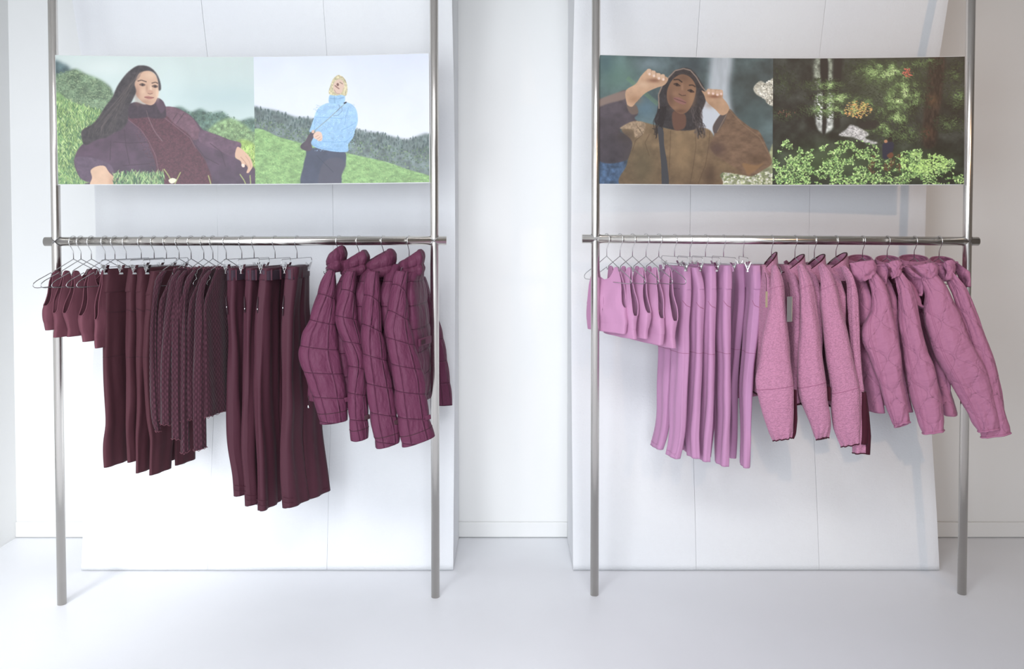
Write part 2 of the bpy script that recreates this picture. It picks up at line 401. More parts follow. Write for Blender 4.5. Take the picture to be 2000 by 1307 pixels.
# ================================================================ cloth builders
def smooth_rows(A, L, ds, sm):
    T = np.concatenate([[0], np.cumsum(L)]); n = max(6, int(T[-1] / ds)); t = np.linspace(0, T[-1], n + 1)
    out = np.stack([np.interp(t, T, A[:, k]) for k in range(A.shape[1])], 1)
    w = max(1, int(sm / (T[-1] / n)))
    if w > 1:
        for _ in range(2):
            pad = np.vstack([2 * out[0] - out[1:w + 1][::-1], out, 2 * out[-1] - out[-w - 1:-1][::-1]])
            k = np.ones(2 * w + 1) / (2 * w + 1)
            out = np.stack([np.convolve(pad[:, c], k, 'valid') for c in range(out.shape[1])], 1)
    return out, t
def loft(name, rows, mat, parent, nu=64, ds=.008, sm=.02, ew=.75, et=.7, disp=None, lip=.03, lipmat=None, top='close', v0=0, bulge=None, qmap=None):
    A = np.array([[*r[0], *r[1], r[2]] for r in rows], float)
    mid = (A[:, :3] + A[:, 3:6]) / 2; L = np.linalg.norm(np.diff(mid, axis=0), axis=1)
    G, t = smooth_rows(A, L, ds, sm)
    nv = len(G); ph = np.linspace(0, 2 * math.pi, nu, endpoint=False) + math.pi
    c, s = np.cos(ph), np.sin(ph)
    s[0] = -1e-6
    cw = np.sign(c) * np.abs(c) ** ew; st = np.sign(s) * np.abs(s) ** et
    w = .5 - .5 * cw
    Np, Fp, th = G[:, :3], G[:, 3:6], G[:, 6]
    D = Fp - Np; W = np.linalg.norm(D, axis=1)
    nrm = np.stack([D[:, 1], -D[:, 0], 0 * W], 1); nrm /= np.linalg.norm(nrm, axis=1)[:, None] + 1e-9
    P = Np[:, None] + D[:, None] * w[None, :, None] + nrm[:, None] * (th[:, None] / 2 * st[None])[:, :, None]
    if bulge is not None:
        P = P + nrm[:, None] * bulge(w[None, :] + 0 * t[:, None], t[:, None] + 0 * w[None, :])[:, :, None]
    # outward normals
    du = np.roll(P, -1, 1) - np.roll(P, 1, 1); dv = np.gradient(P, axis=0)
    nn = np.cross(du, dv); nl = np.linalg.norm(nn, axis=2, keepdims=True); nn = nn / (nl + 1e-12)
    ctr = P.mean(1, keepdims=True)
    sg = np.sign(np.sum(nn * (P - ctr), axis=2).mean()); nn *= sg
    # circumference coordinate in metres
    seg = np.linalg.norm(np.roll(P, -1, 1) - P, axis=2); U = np.concatenate([np.zeros((nv, 1)), np.cumsum(seg, 1)[:, :-1]], 1)
    U0 = U.mean(0)[None, :] + 0 * U
    if disp is not None:
        d = disp(w[None, :] + 0 * U, t[:, None] + 0 * U, np.sign(s)[None, :] + 0 * U, U0)
        P = P + nn * d[:, :, None]
    V = P.reshape(-1, 3).tolist(); UV = np.stack([U0 + .13 * len(name), (v0 - t)[:, None] + 0 * U], 2).reshape(-1, 2).tolist()
    Q2 = None
    if qmap is not None: Q2 = np.stack(qmap(w[None, :] + 0 * U, t[:, None] + 0 * U), 2).reshape(-1, 2).tolist()
    F = []
    for i in range(nv - 1):
        a = i * nu; b = a + nu
        for j in range(nu):
            j2 = (j + 1) % nu
            F.append((a + j, a + j2, b + j2, b + j))
    def lipring(row, d0, up):
        nonlocal V, UV
        base = row * nu; prev = base; cc = P[row].mean(0)
        for k, (sh, dz) in enumerate(((.93, .0), (.90, up * .4), (.86, up))):
            b = len(V)
            for j in range(nu):
                q = np.array(V[base + j]); q2 = cc + (q - cc) * sh; q2[2] = q[2] + dz
                V.append(q2.tolist()); UV.append(UV[base + j])
                if Q2 is not None: Q2.append(Q2[base + j])
            for j in range(nu):
                j2 = (j + 1) % nu
                f = (prev + j, prev + j2, b + j2, b + j)
                F.append(f if d0 else f[::-1])
            prev = b
        F.append(tuple(prev + j for j in range(nu)))
    if top == 'close': F.append(tuple(range(nu))[::-1])
    elif top == 'lip': lipring(0, False, -lip)
    if lip: lipring(nv - 1, True, lip)
    else: F.append(tuple((nv - 1) * nu + j for j in range(nu)))
    o = mesh_obj(name, V, F, mat, parent, True, UV, Q2)
    # close the texture seam (it lies on the far edge)
    Ut = float(seg.sum(1).mean()); ul = o.data.uv_layers['UVMap'].data; nq = (nv - 1) * nu
    arr = np.empty(len(ul) * 2, np.float32); ul.foreach_get('uv', arr); arr = arr.reshape(-1, 2)
    ii = np.array([(i * nu + nu - 1) * 4 for i in range(nv - 1)]); arr[ii + 1, 0] += Ut; arr[ii + 2, 0] += Ut
    ul.foreach_set('uv', arr.ravel())
    return o, P
def resample(pts, n):
    p = np.array(pts, float); L = np.concatenate([[0], np.cumsum(np.linalg.norm(np.diff(p, axis=0), axis=1))]); t = np.linspace(0, L[-1], n)
    return np.stack([np.interp(t, L, p[:, 0]), np.interp(t, L, p[:, 1])], 1)
def lin(v, f):
    if isinstance(v, (int, float)): return float(v)
    return float(np.interp(f, np.linspace(0, 1, len(v)), v))
def edges(Lp, Rp, YL, YR, th, near='L', n=26, inset=.10):
    """rows between two traced outlines, each with its own distance from the camera"""
    a = resample(Lp, n); b = resample(Rp, n); rows = []
    for i in range(n):
        f = i / (n - 1); h = lin(th, f)
        l = at(a[i][0], a[i][1], lin(YL, f)); r = at(b[i][0], b[i][1], lin(YR, f))
        h = min(h, abs(r.x - l.x) * 1.1 + .012)
        ins = min(h * inset, abs(r.x - l.x) * .4)
        l.x += ins; r.x -= ins
        rows.append((l, r, h) if near == 'L' else (r, l, h))
    return rows
def hang(nearp, Yn, W, ang, th, n=26, a=0., b=1.):
    """rows of a garment hanging edge-on: traced near edge, real width W, plan angle; a..b = share of the width used"""
    p = resample(nearp, n); rows = []
    for i in range(n):
        f = i / (n - 1); h = lin(th, f); w = lin(W, f); g = R(lin(ang, f))
        q = at(p[i][0], p[i][1], Yn); q.x += h * .42 * (1 if g > 0 or q.x < 0 else -1)
        d = Vector((math.sin(g), math.cos(g), 0)); aa = lin(a, f); bb = lin(b, f)
        rows.append((q + d * w * aa, q + d * w * bb, h))
    return rows
def folds(amp=.004, k=3, seed=0, edge=.0015):
    rs = np.random.RandomState(seed); ph = rs.rand(8) * 6.28
    def f(w, t, s, u):
        d = amp * np.sin(2 * np.pi * (k * w + .35 * np.sin(t * 3 + ph[0])) + ph[1]) * s * np.clip(t * 4, .2, 1)
        d = d + amp * .8 * (fbm(w * 5 + s * 3, t * 3, seed) - .5)
        d = d + edge * np.sin(t * 23 + ph[2]) * (1 - np.abs(2 * w - 1)) ** .0 * .6
        return d
    return f

def surf_line(e, P, path, r, mat, name='seam', off=.0006, n=24):
    """thin seam following the cloth: path of (row share, column share)"""
    nv, nu = P.shape[:2]; q = np.array(path, float); t = np.linspace(0, len(q) - 1, n); pts = []
    for k in t:
        i = min(int(k), len(q) - 2); f = k - i; rr = (q[i] * (1 - f) + q[i + 1] * f)
        y = rr[0] * (nv - 1); x = (rr[1] * nu) % nu; y0 = min(int(y), nv - 2); x0 = int(x); fy = y - y0; fx = x - x0
        p = (P[y0, x0] * (1 - fy) + P[y0 + 1, x0] * fy) * (1 - fx) + (P[y0, (x0 + 1) % nu] * (1 - fy) + P[y0 + 1, (x0 + 1) % nu] * fy) * fx
        cc = P[y0].mean(0); o = p - cc; o[2] = 0; o /= np.linalg.norm(o) + 1e-9
        pts.append(Vector((p + o * off).tolist()))
    m = MB(); m.tube(pts, r, 5); return m.obj(name, mat, e)
def row_at(P, z): return int(np.argmin(np.abs(P[:, :, 2].mean(1) - z)))
# ================================================================ hangers
def frame(px, ang):
    p = rail_at(px); g = R(ang)
    u = Vector((-math.sin(g), -math.cos(g), 0))          # towards the viewer
    return p, u, Vector((u.y * -1, u.x, 0)).normalized()
def hook_pts(p, u):
    r = (RR + .0010) / max(.9, abs(u.y)) + .0026; z0 = p.z
    pts = [p + Vector((0, 0, -.0745)), p + Vector((0, 0, -.043))]
    for a in (-42, -25, -5, 20, 45, 70, 90, 110, 135, 160, 185, 205):
        pts.append(p + u * (r * math.cos(R(a))) + Vector((0, 0, r * math.sin(R(a)))))
    return pts
def wire_hanger(px, ang, label, group, half=.2, top_only=False):
    p, u, t = frame(px, ang)
    e = empty('wire_hanger', p + Vector((0, 0, -.0745)), label, 'hanger', group)
    A = p + Vector((0, 0, -.0745))
    m = MB(); m.tube(hook_pts(p, u), .0018, 7); m.obj('hook', M['chrome'], e)
    P = []
    for s in (1, -1):
        side = [(0, 0), (.095, -.045), (.10, -.060), (.108, -.062), (.112, -.052), (half - .022, -.080), (half - .006, -.090), (half, -.100), (half - .008, -.108), (half - .022, -.110)]
        sc = [(a * s, b) for a, b in side]
        P += sc if s == 1 else sc[::-1][:-1]
    m = MB(); m.tube([A + u * a + Vector((0, 0, b)) for a, b in P], .0017, 6, closed=True); m.obj('frame', M['wire'], e)
    return e, A, u, t
def clip_hanger(px, ang, label, group, half=.145, clipw=.12):
    p, u, t = frame(px, ang)
    A = p + Vector((0, 0, -.0745))
    e = empty('clip_hanger', A, label, 'hanger', group)
    m = MB(); m.tube(hook_pts(p, u), .0018, 7); m.obj('hook', M['chrome'], e)
    P = [(half - .006, 0), (half, -.006), (half, -.024), (half - .006, -.030), (-half + .006, -.030), (-half, -.024), (-half, -.006), (-half + .006, 0)]
    m = MB(); m.tube([A + u * a + Vector((0, 0, b)) for a, b in P], .0015, 6, closed=True); m.obj('frame', M['wire'], e)
    for s in (1, -1):
        m = MB(); c = A + u * (clipw * s) + Vector((0, 0, -.034))
        for q in (1, -1):     # two sprung plates, open at the top and pinched at the bottom
            m.quadbox(c + t * (.005 * q) + Vector((0, 0, -.006)), u * .0085, (t * q * .4 + Vector((0, 0, 1))).normalized() * .021, t * .0009)
        m.tube([c + t * .008 + Vector((0, 0, -.002)), c - t * .008 + Vector((0, 0, -.002))], .0032, 8)
        m.obj('clip', M['chrome'], e, False)
    return e, A, u, t

ORD = ['first', 'second', 'third', 'fourth', 'fifth']
# ================================================================ sports bras
def bra(apx, ang, hem_y, arm_y, near_px, mat, bindmat, label, group, side, half=.13, th=.06, tan=False, seed=0):
    p, u, t = frame(apx, ang)
    A = p + Vector((0, 0, -.0745))
    Yn = (A + u * half).y
    z_hem = at(near_px, hem_y, Yn).z; z_arm = at(near_px, arm_y, Yn).z
    z_str = A.z - .047
    e = empty('sports_bra', Vector((A.x, A.y, z_hem)), label, 'sports bra', group)
    nu, nv = 128, 44
    ph = np.linspace(0, 2 * math.pi, nu, endpoint=False)
    # non-uniform: more columns where the edge is steep
    c = np.cos(ph); s = np.sin(ph); a = np.abs(c); front = s > 0
    az = np.arccos(np.clip(a, 0, 1)) / (math.pi / 2)     # 0 at the sides, 1 in the middle
    Hs = z_arm - z_hem; Ht = z_str - z_hem
    neck = np.where(front, .60, .80)
    H = np.interp(az, [0, .10, .20, .30, .38, .46, .56, .68, .84, 1], [0, .01, .10, .42, .94, 1, 1, .93, .25, 0])
    H = np.where(az < .5, Hs + (Ht - Hs) * H, Ht * neck + (Ht - Ht * neck) * np.interp(az, [.5, .56, .66, .8, 1], [1, .98, .6, .18, 0]))
    uo = np.sign(c) * np.interp(az, [0, .1, .2, .3, .38, .46, .56, .68, .84, 1], [1, .985, .93, .84, .76, .69, .55, .42, .2, 0])
    V = []; UVs = []
    for j in range(nv + 1):
        v = j / nv
        for i in range(nu):
            z = H[i] * v; zr = z / Ht
            Wd = half * np.interp(zr, [0, .12, .16, .35, .55, .75, 1], [.93, .93, .95, 1.0, .97, .92, .86])
            Td = th * np.interp(zr, [0, .15, .3, .5, .75, 1], [.72, .74, 1, .95, .55, .10])
            uu = uo[i] * Wd
            tt = np.sign(s[i]) * min(1, abs(s[i]) ** .55 if a[i] < .999 else 0) * Td / 2
            tt *= 1 + .12 * math.sin(uu * 60 + seed) * math.sin(z * 30 + seed * 2)
            uu += .006 * math.sin(z * 38 + seed) * (1 if c[i] > 0 else -1)
            rid = .0012 if .125 < zr < .145 else 0
            q = A + u * uu + t * (tt * (1 - rid * 20)) 
            V.append((q.x, q.y, z_hem + z)); UVs.append((i * .004 + seed, z))
    F = []
    for j in range(nv):
        for i in range(nu):
            i2 = (i + 1) % nu; F.append((j * nu + i, j * nu + i2, (j + 1) * nu + i2, (j + 1) * nu + i))
    o = mesh_obj('body', V, F, mat, e, True, UVs)
    md = o.modifiers.new('solid', 'SOLIDIFY'); md.thickness = .0022; md.offset = 0
    m = MB(); m.tube([Vector(V[nv * nu + i]) for i in range(nu)], .0024, 6, closed=True)
    m.obj('binding', bindmat, e)
    m = MB(); row = max(1, int(nv * .0))
    pts = []
    for i in range(nu):
        zz = .14 * Ht; v = zz / H[i]; j = v * nv; j0 = int(j); f = j - j0
        q = Vector(V[j0 * nu + i]).lerp(Vector(V[min(nv, j0 + 1) * nu + i]), f)
        ctr = Vector((A.x, A.y, q.z)); pts.append(q + (q - ctr).normalized() * .0008)
    m.tube(pts, .0011, 5, closed=True); m.obj('band_seam', bindmat, e)
    if tan:
        m = MB(); base = A + u * (half * .62) + Vector((0, 0, z_arm - A.z + .01))
        m.quadbox(base, u * .012, Vector((0, 0, .024)) + t * .006, t * .0008)
        m.obj('care_label', M['tagpaper'], e, False)
    return e
G = 'burgundy sports bras hanging by the outer left post'
bl_ap = [143, 157.6, 178, 205, 224]
for i in range(5):
    w = ['outermost, beside the left post', 'second from the left post', 'in the middle of the five', 'fourth from the left post', 'nearest the leggings'][i]
    wire_hanger(bl_ap[i], 19, 'thin wire hanger carrying a burgundy sports bra, ' + w, 'wire hangers of the burgundy bras')
    bra(bl_ap[i], [19, 18, 18, 17, 13][i], [646, 660, 659, 669, 681][i], [598, 612, 612, 617, 625][i], [76, 90, 117, 141, 162][i], M['bur_jersey'], M['bur_jersey'],
        'cropped burgundy sports bra on a wire hanger, ' + w, G, 'L', [.150, .145, .140, .138, .126][i], [.052, .048, .048, .050, .034][i], False, i * 1.7)
G = 'pink sports bras hanging by the inner post of the right rack'
br_ap = [1185, 1211, 1235.4, 1261.8, 1286.8]
for i in range(5):
    w = ['half hidden by the post', 'second from the post', 'in the middle of the five', 'fourth from the post', 'nearest the pink leggings'][i]
    wire_hanger(br_ap[i], -24, 'thin wire hanger carrying a pink sports bra, ' + w, 'wire hangers of the pink bras')
    bra(br_ap[i], [-36, -25, -25, -24, -22][i], [653, 663, 663, 675, 681][i], [602, 618, 612, 623, 628][i], [1213, 1247, 1271, 1303, 1331][i], M['pink_jersey'], M['pink_jersey'],
        'cropped pink sports bra on a wire hanger, ' + w, G, 'R', [.125, .128, .125, .132, .132][i], [.05, .055, .052, .058, .06][i], i in (0, 1, 3, 4), i * 2.1)

# ================================================================ trousers and leggings
def pants(name, label, cat, group, near, Y0, W, ang, th, leg, hemf, mat, crotch=.30, waist=.0, seed=0, seams=(), seammat=None, amp=.003, farhem=None, nth=None, bandh=48, legseams=None):
    """near: traced near edge from waist to hem. The hip is one tube, each leg a tube below it"""
    P = resample(near, 60); top = at(P[0][0], P[0][1], Y0)
    base = at(P[-1][0], P[-1][1], Y0)
    e = empty(name, Vector((top.x, top.y + W / 2, base.z)), label, cat, group)
    ci = int(60 * crotch)
    hip = [tuple(q) for q in P[:ci + 1]]
    A0 = ang if isinstance(ang, (list, tuple)) else [ang, ang, ang]
    rows = [(a_ + (b_ - a_) * .03, b_, h_) for a_, b_, h_ in hang(hip, Y0, [W * .93, W, W, W * .95], [A0[0], lin(A0, crotch)], [th * .95, th * .95, th * .9, th * .8, th * .5], 16)]
    o, _ = loft('hip', [(a_, b_, h_ * .8) for a_, b_, h_ in rows] , mat, e, 72, .009, .02, .7, .6, None, lip=0)
    wy = P[0][1] + bandh
    wb = hang([(P[0][0], P[0][1])] + [tuple(q) for q in P if P[0][1] < q[1] < wy], Y0, W * .99, [A0[0], lin(A0, bandh / 400)], th * 1.06, 10)
    sgx = -.002 if P[0][0] < 1000 else .002
    wb = [(a_ + Vector((sgx, -.002, .001)), b_, h_) for a_, b_, h_ in wb]
    o, Pw = loft('waistband', wb, mat, e, 80, .006, .006, .55, .45, folds(amp * .5, 2, seed + 3), lip=.010, top='lip')
    # near leg
    lp = [tuple(q) for q in P]; angl = A0; wl = [W * .50, W * .52, W * (leg[0] + .52) / 2, W * leg[0], W * leg[1]]
    thl = [th, th, th, th * leg[2], th * leg[2], th * leg[3], th * leg[3]]
    rows = hang(lp, Y0, wl, angl, thl, 34)
    o, Pn = loft('leg', rows, mat, e, 64, .008, .03, .55, .45, folds(amp, 2, seed + 1), lip=.02)
    if legseams: legseams(e, Pn, Y0)
    # far leg: same length, starts at the back half of the hip
    q = farhem or (0, 0)
    far = []
    for i, (x, y) in enumerate(lp):
        f = i / (len(lp) - 1); pt = at(x, y, Y0)
        far.append((pt, f))
    rows = []
    rs = random.Random(seed)
    for i in range(34):
        f = i / 33; k = f * (len(far) - 1); k0 = int(k); pt = far[k0][0].lerp(far[min(k0 + 1, len(far) - 1)][0], k - k0)
        h = lin(thl, f); wd = lin(wl, f); g = R(lin(angl, f))
        d = Vector((math.sin(g), math.cos(g), 0))
        sgn = 1
        if P[0][0] > 1000: sgn = -1
        o1 = pt + d * (W - wd) + Vector((h * .42 * sgn + q[0] * f, 0, q[1] * f)); rows.append((o1, o1 + d * wd, h))
    o, Pf = loft('leg', rows, mat, e, 56, .009, .03, .55, .45, folds(amp, 2, seed + 5), lip=.02)
    if legseams: legseams(e, Pf, None)
    return e, P
def seam_line(e, pts, r, mat, name='seam'):
    m = MB(); m.tube(pts, r, 5); return m.obj(name, mat, e)

def legging_seams(mat, side):
    def f(e, P, Y0):
        k = row_at(P, at(1000, 694, 3.45).z); m = MB(); m.tube([Vector(q) for q in P[k]], .0010, 5, closed=True); m.obj('knee_seam', mat, e)
        if Y0 is not None:
            r0 = row_at(P, at(1000, 603, 3.45).z) / (len(P) - 1)
            if side > 0: surf_line(e, P, [(r0, .48), (r0 + .012, .60), (r0 + .02, .80)], .0013, mat, 'pocket_edge')
            else: surf_line(e, P, [(r0 - .03, .36), (r0 - .01, .46), (r0 + .004, .53)], .0013, mat, 'pocket_edge')
    return f
LEG = [
 dict(a=246, near=[(200, 526), (199, 545), (196, 574), (195.6, 610), (195.6, 700), (197.5, 740), (200, 790), (203.5, 838), (199.5, 852), (199, 885), (201, 914)], ang=20),
 dict(a=275.6, near=[(247, 526), (244, 550), (241.5, 573), (242, 609), (241, 681), (243, 740), (244, 780), (243.5, 840), (246, 870), (248, 904)], ang=15),
 dict(a=300.7, near=[(264, 524), (265, 545), (262, 572), (262, 602), (261.5, 697), (262.5, 760), (263.5, 819), (262.5, 850), (263.5, 925)], ang=17),
 dict(a=324.7, near=[(290, 530), (286, 558), (280, 578), (282, 604), (277, 628), (275, 697), (279, 780), (284, 825), (292, 858), (290, 888), (290, 929)], ang=19)]
for i, d in enumerate(LEG):
    w = ['leftmost, beside the bras', 'second from the left, between two others', 'third from the left with folded pocket', 'rightmost, half hidden by the knitted tops'][i]
    clip_hanger(d['a'], 15, 'metal clip hanger holding burgundy leggings, ' + w, 'clip hangers of the burgundy leggings')
    e, P = pants('leggings', 'long burgundy leggings clipped to a metal hanger, ' + w, 'leggings', 'burgundy leggings in a row', d['near'], 3.41, .27, d['ang'], .038,
                 (.50, .44, .80, .50), 0, M['bur_leg'], .33, seed=10 + i, amp=.002, legseams=legging_seams(M['stitch_dark'], 1))
TRO = [
 dict(a=472, near=[(438.6, 524), (439.5, 548), (440.6, 568), (437.5, 583), (438.6, 635), (440.7, 666), (439.6, 758), (439.6, 802), (442.7, 874), (448, 905), (454, 936), (455.5, 970)]),
 dict(a=496, near=[(478, 524), (476.8, 542), (474, 573), (471.6, 624), (471.6, 676), (473, 758), (470.6, 833), (470.6, 885), (474.7, 936), (477, 965), (478, 989)]),
 dict(a=537, near=[(508, 524), (502.6, 546), (501, 577), (497.5, 600), (496.4, 635), (495.4, 686), (492.3, 758), (492.3, 823), (496.4, 905), (497.5, 947), (498.5, 998)]),
 dict(a=580, near=[(559, 522), (555, 544), (552, 573), (547, 604), (545, 655), (545, 697), (545, 758), (546, 792), (541.9, 864), (545, 936), (549, 993)])]
def ringrow(P, k): return [Vector(q) for q in P[k]]
for i, d in enumerate(TRO):
    w = ['leftmost, next to the knitted tops', 'second from the left, the narrowest fold', 'third from the left', 'rightmost, back leg spread wide'][i]
    clip_hanger(d['a'], [19, 12, 17, 14][i], 'metal clip hanger holding burgundy cargo trousers, ' + w, 'clip hangers of the burgundy trousers', .12 + .01 * (i % 2), .1)
    W = [.27, .27, .28, .28][i]; ang = [[15, 17, 18], [10, 14, 16], [10, 14, 18], [-3, 11, 23]][i]; Y0 = 3.42
    e, P = pants('cargo_trousers', 'burgundy cargo trousers with dark webbing belt, ' + w, 'trousers', 'burgundy cargo trousers in a row', d['near'], Y0, W, ang,
                 [.045, .040, .048, .055][i], (.54, [.48, .48, .50, .56][i], .95, .85), 0, M['bur_twill'], .34, seed=30 + i, amp=.005, bandh=26, farhem=[(0, 0), (0, 0), (.0, 0), (.012, 0)][i])
    # belt through the waistband
    x0, y0 = d['near'][0]
    rows = hang([(x0 - 2.5, y0 + 4), (x0 - 2, y0 + 24)], Y0 - .004, W * .96, ang[0], .054, 6)
    o, Q = loft('belt', rows, M['belt'], e, 64, .006, .004, .7, .6, None, lip=.004, top='lip')
    for f in (.04, .22, .45):
        for kk in (int(f * len(Q[0]) / 2) + len(Q[0]) // 2,):
            a, b = Vector(Q[0][kk]), Vector(Q[-1][kk]); ctr = (Vector(Q[0].mean(0)))
            out = (a - ctr); out.z = 0; out.normalize(); tn = out.cross(Vector((0, 0, 1)))
            m = MB(); m.quadbox((a + b) / 2 + out * .002 + Vector((0, 0, .001)), tn * .0045, Vector((0, 0, (a - b).length * .54)), out * .0016)
            m.obj('belt_loop', M['bur_twill'], e, True, .001)
    # slanted front pocket opening with its zip pull
    pk = [q for q in P if 574 < q[1] < 618]
    pts = [at(q[0] + 3.2 + 3.5 * (j / len(pk)), q[1], Y0 - .003) for j, q in enumerate(pk)]
    m = MB(); n = len(pts); m.tube(pts, [.0006 + .0034 * math.sin(math.pi * (j + .3) / n) for j in range(n)], 8); m.obj('pocket_opening', M['lining'], e)
    m = MB(); q = pts[int(n * .62)]; m.quadbox(q + Vector((.002, -.007, 0)), Vector((.0009, 0, .0004)), Vector((0, .0008, 0)), Vector((0, 0, .0022))); m.obj('zip_pull', M['wire'], e, False)
    # hem tab and snap
    hx, hy = d['near'][-1]
    m = MB(); a = at(hx + 2, hy - 22, Y0 - .012); b = at(hx + 24, hy - 20, Y0 - .008)
    for dz in (0, -.021): m.tube([a + Vector((0, 0, dz)), (a + b) / 2 + Vector((0, -.006, dz - .002)), b + Vector((0, 0, dz))], .0012, 5)
    m.obj('hem_tab', M['bur_band'], e)
# ================================================================ knitted tops
KN = [
 dict(a=349.5, L=[(302, 541), (299, 586), (296, 635), (294, 697), (293.5, 730), (295, 792), (298, 830), (305, 843)], Rr=[(307, 548), (307, 586), (305, 635), (306, 697), (308, 730), (311.5, 792), (312, 826), (313, 841)], b=822),
 dict(a=373, L=[(331, 549), (323, 610), (317, 651), (313.5, 697), (312, 760), (313.5, 829)], Rr=[(338, 556), (337, 610), (337, 651), (337, 697), (337, 760), (337.5, 828)], b=826),
 dict(a=397.7, L=[(343, 547), (340, 586), (338, 627), (336.6, 697), (336.5, 800), (338, 858)], Rr=[(350, 556), (352, 590), (353, 627), (354, 697), (355, 800), (355, 858)], b=822),
 dict(a=415.6, L=[(361, 546), (358.5, 575), (357, 635), (356, 697), (354.5, 800), (354.5, 886)], Rr=[(366, 556), (364.5, 575), (365, 635), (367, 697), (366, 800), (369, 877)], b=820),
 dict(a=441.6, L=[(391, 543), (384, 577), (381.6, 635), (377.5, 697), (374, 810), (377, 880)], Rr=[(398, 556), (397, 577), (400, 635), (402.5, 697), (403.5, 800), (403, 872)], b=815)]
for i, d in enumerate(KN):
    w = ['leftmost of the five', 'second from the left', 'middle one of the five', 'fourth from the left', 'rightmost, beside the cargo trousers'][i]
    wire_hanger(d['a'], 20, 'thin wire hanger carrying a burgundy knitted top, ' + w, 'wire hangers of the knitted tops', .122)
    p, u, t = frame(d['a'], 20); A = p + Vector((0, 0, -.0745)); Yn = (A + u * .19).y
    x0 = d['L'][0][0]; y0 = d['L'][0][1]
    e = empty('knitted_top', Vector((A.x, A.y, 1.0)), 'burgundy textured long-sleeved top with frilled edges, ' + w, 'long-sleeved top', 'burgundy knitted tops in a row')
    near = [(x0 + 1, 527), (x0 + 1, 536), (x0, 548), (x0 + 1, 600), (x0 + 1, 700), (x0 + 3, d['b'])]
    rows = hang(near, Yn, .37, [19, 18, 17, 18, 14][i], [.018, .028, .030, .030, .030, .032], 30, [.27, .16, .03, .0, .0, .0, .0, .0, .0, .0, .0], [.73, .84, .97] + [1.0] * 8)
    o, Pb = loft('body', rows, M['bur_knit'], e, 96, .008, .012, .7, .6, folds(.004, 4, 50 + i), lip=.02, top='lip')
    LL = [(x0 + 18, 528), (x0 + 9, 534)] + d['L']; RR_ = [(x0 + 22, 529), (x0 + 17, 540)] + d['Rr'][1:]
    rows = edges(LL, RR_, [Yn + .05, Yn - .012, Yn - .012, Yn - .012], [Yn + .06, Yn + .02, Yn + .02, Yn + .02], [.018, .034, .04, .042, .042], 'L', 34)
    o, Ps = loft('sleeve', rows, M['bur_knit'], e, 56, .008, .02, .8, .8, folds(.002, 2, 60 + i), lip=.02)
    def ruff(P, k, name='frill', amp=.004, n=260):
        q = ringrow(P, k); m = MB(); pts = []
        for j in range(n):
            f = j / n * len(q); j0 = int(f); a = q[j0].lerp(q[(j0 + 1) % len(q)], f - j0); c = Vector(P[k].mean(0))
            o2 = (a - c); o2.z = 0; o2.normalize()
            pts.append(a + o2 * (.002 + amp * .6 * math.sin(j * .75)) + Vector((0, 0, amp * math.sin(j * .52 + i))))
        m.tube(pts, .0012, 5, closed=True); m.obj(name, M['bur_jersey'], e)
    ruff(Pb, 0, 'neck_frill', .004, 150); ruff(Pb, len(Pb) - 1, 'hem_frill', .004, 220); ruff(Ps, len(Ps) - 1, 'cuff_frill', .003, 90)
    # far sleeve
    g = R(20); dd = Vector((math.sin(g), math.cos(g), 0)) * .36
    rows = [(a + dd + Vector((0, 0, 0)), b + dd, h) for a, b, h in rows][:-2]
    loft('sleeve', rows, M['bur_knit'], e, 48, .01, .02, .8, .8, folds(.002, 2, 70 + i), lip=.02)
# ================================================================ jackets
def qm(seg=.105, cols=(.22, .72), off=.03, slope=0., seed=0):
    def f(w, t):
        ww = w - .015 * np.sin(t * 9 + seed)
        return [(t + off + slope * w) / seg, np.interp(ww, [-.1, cols[0], cols[1], 1.1], [.1, 1, 2, 2.9])]
    return f
def quilt(seg=.105, cols=(.22, .72), A=.011, off=.03, Wm=.22, seed=0, slope=0., wr=.0015):
    def f(w, t, s, u):
        tt = t + off + slope * w
        dt = np.abs(((tt / seg) % 1) - 0.); dt = np.minimum(dt, 1 - dt) * seg
        dw = np.full_like(w, 9.)
        for c in cols: dw = np.minimum(dw, np.abs(w - c - .015 * np.sin(t * 9 + seed)) * Wm)
        dmin = np.minimum(dt, dw * 1.2)
        d = A * .6 * (1 - np.exp(-dt / .022)) + A * .25 * (1 - np.exp(-dw / .02))
        k = fbm(u * 55 + seed, t * 9, seed, 2) - .5
        d = d + wr * 2 * k * np.exp(-dt / .035) * np.clip(dt / .006, 0, 1)
        d = d + .008 * (fbm(w * 3 + s * 2, t * 6, seed + 3, 3) - .5)
        return d
    return f
def plainfold(A=.006, seed=0, sx=5, sy=6):
    def f(w, t, s, u): return A * 2 * (fbm(w * sx + s * 2, t * sy, seed, 4) - .5)
    return f
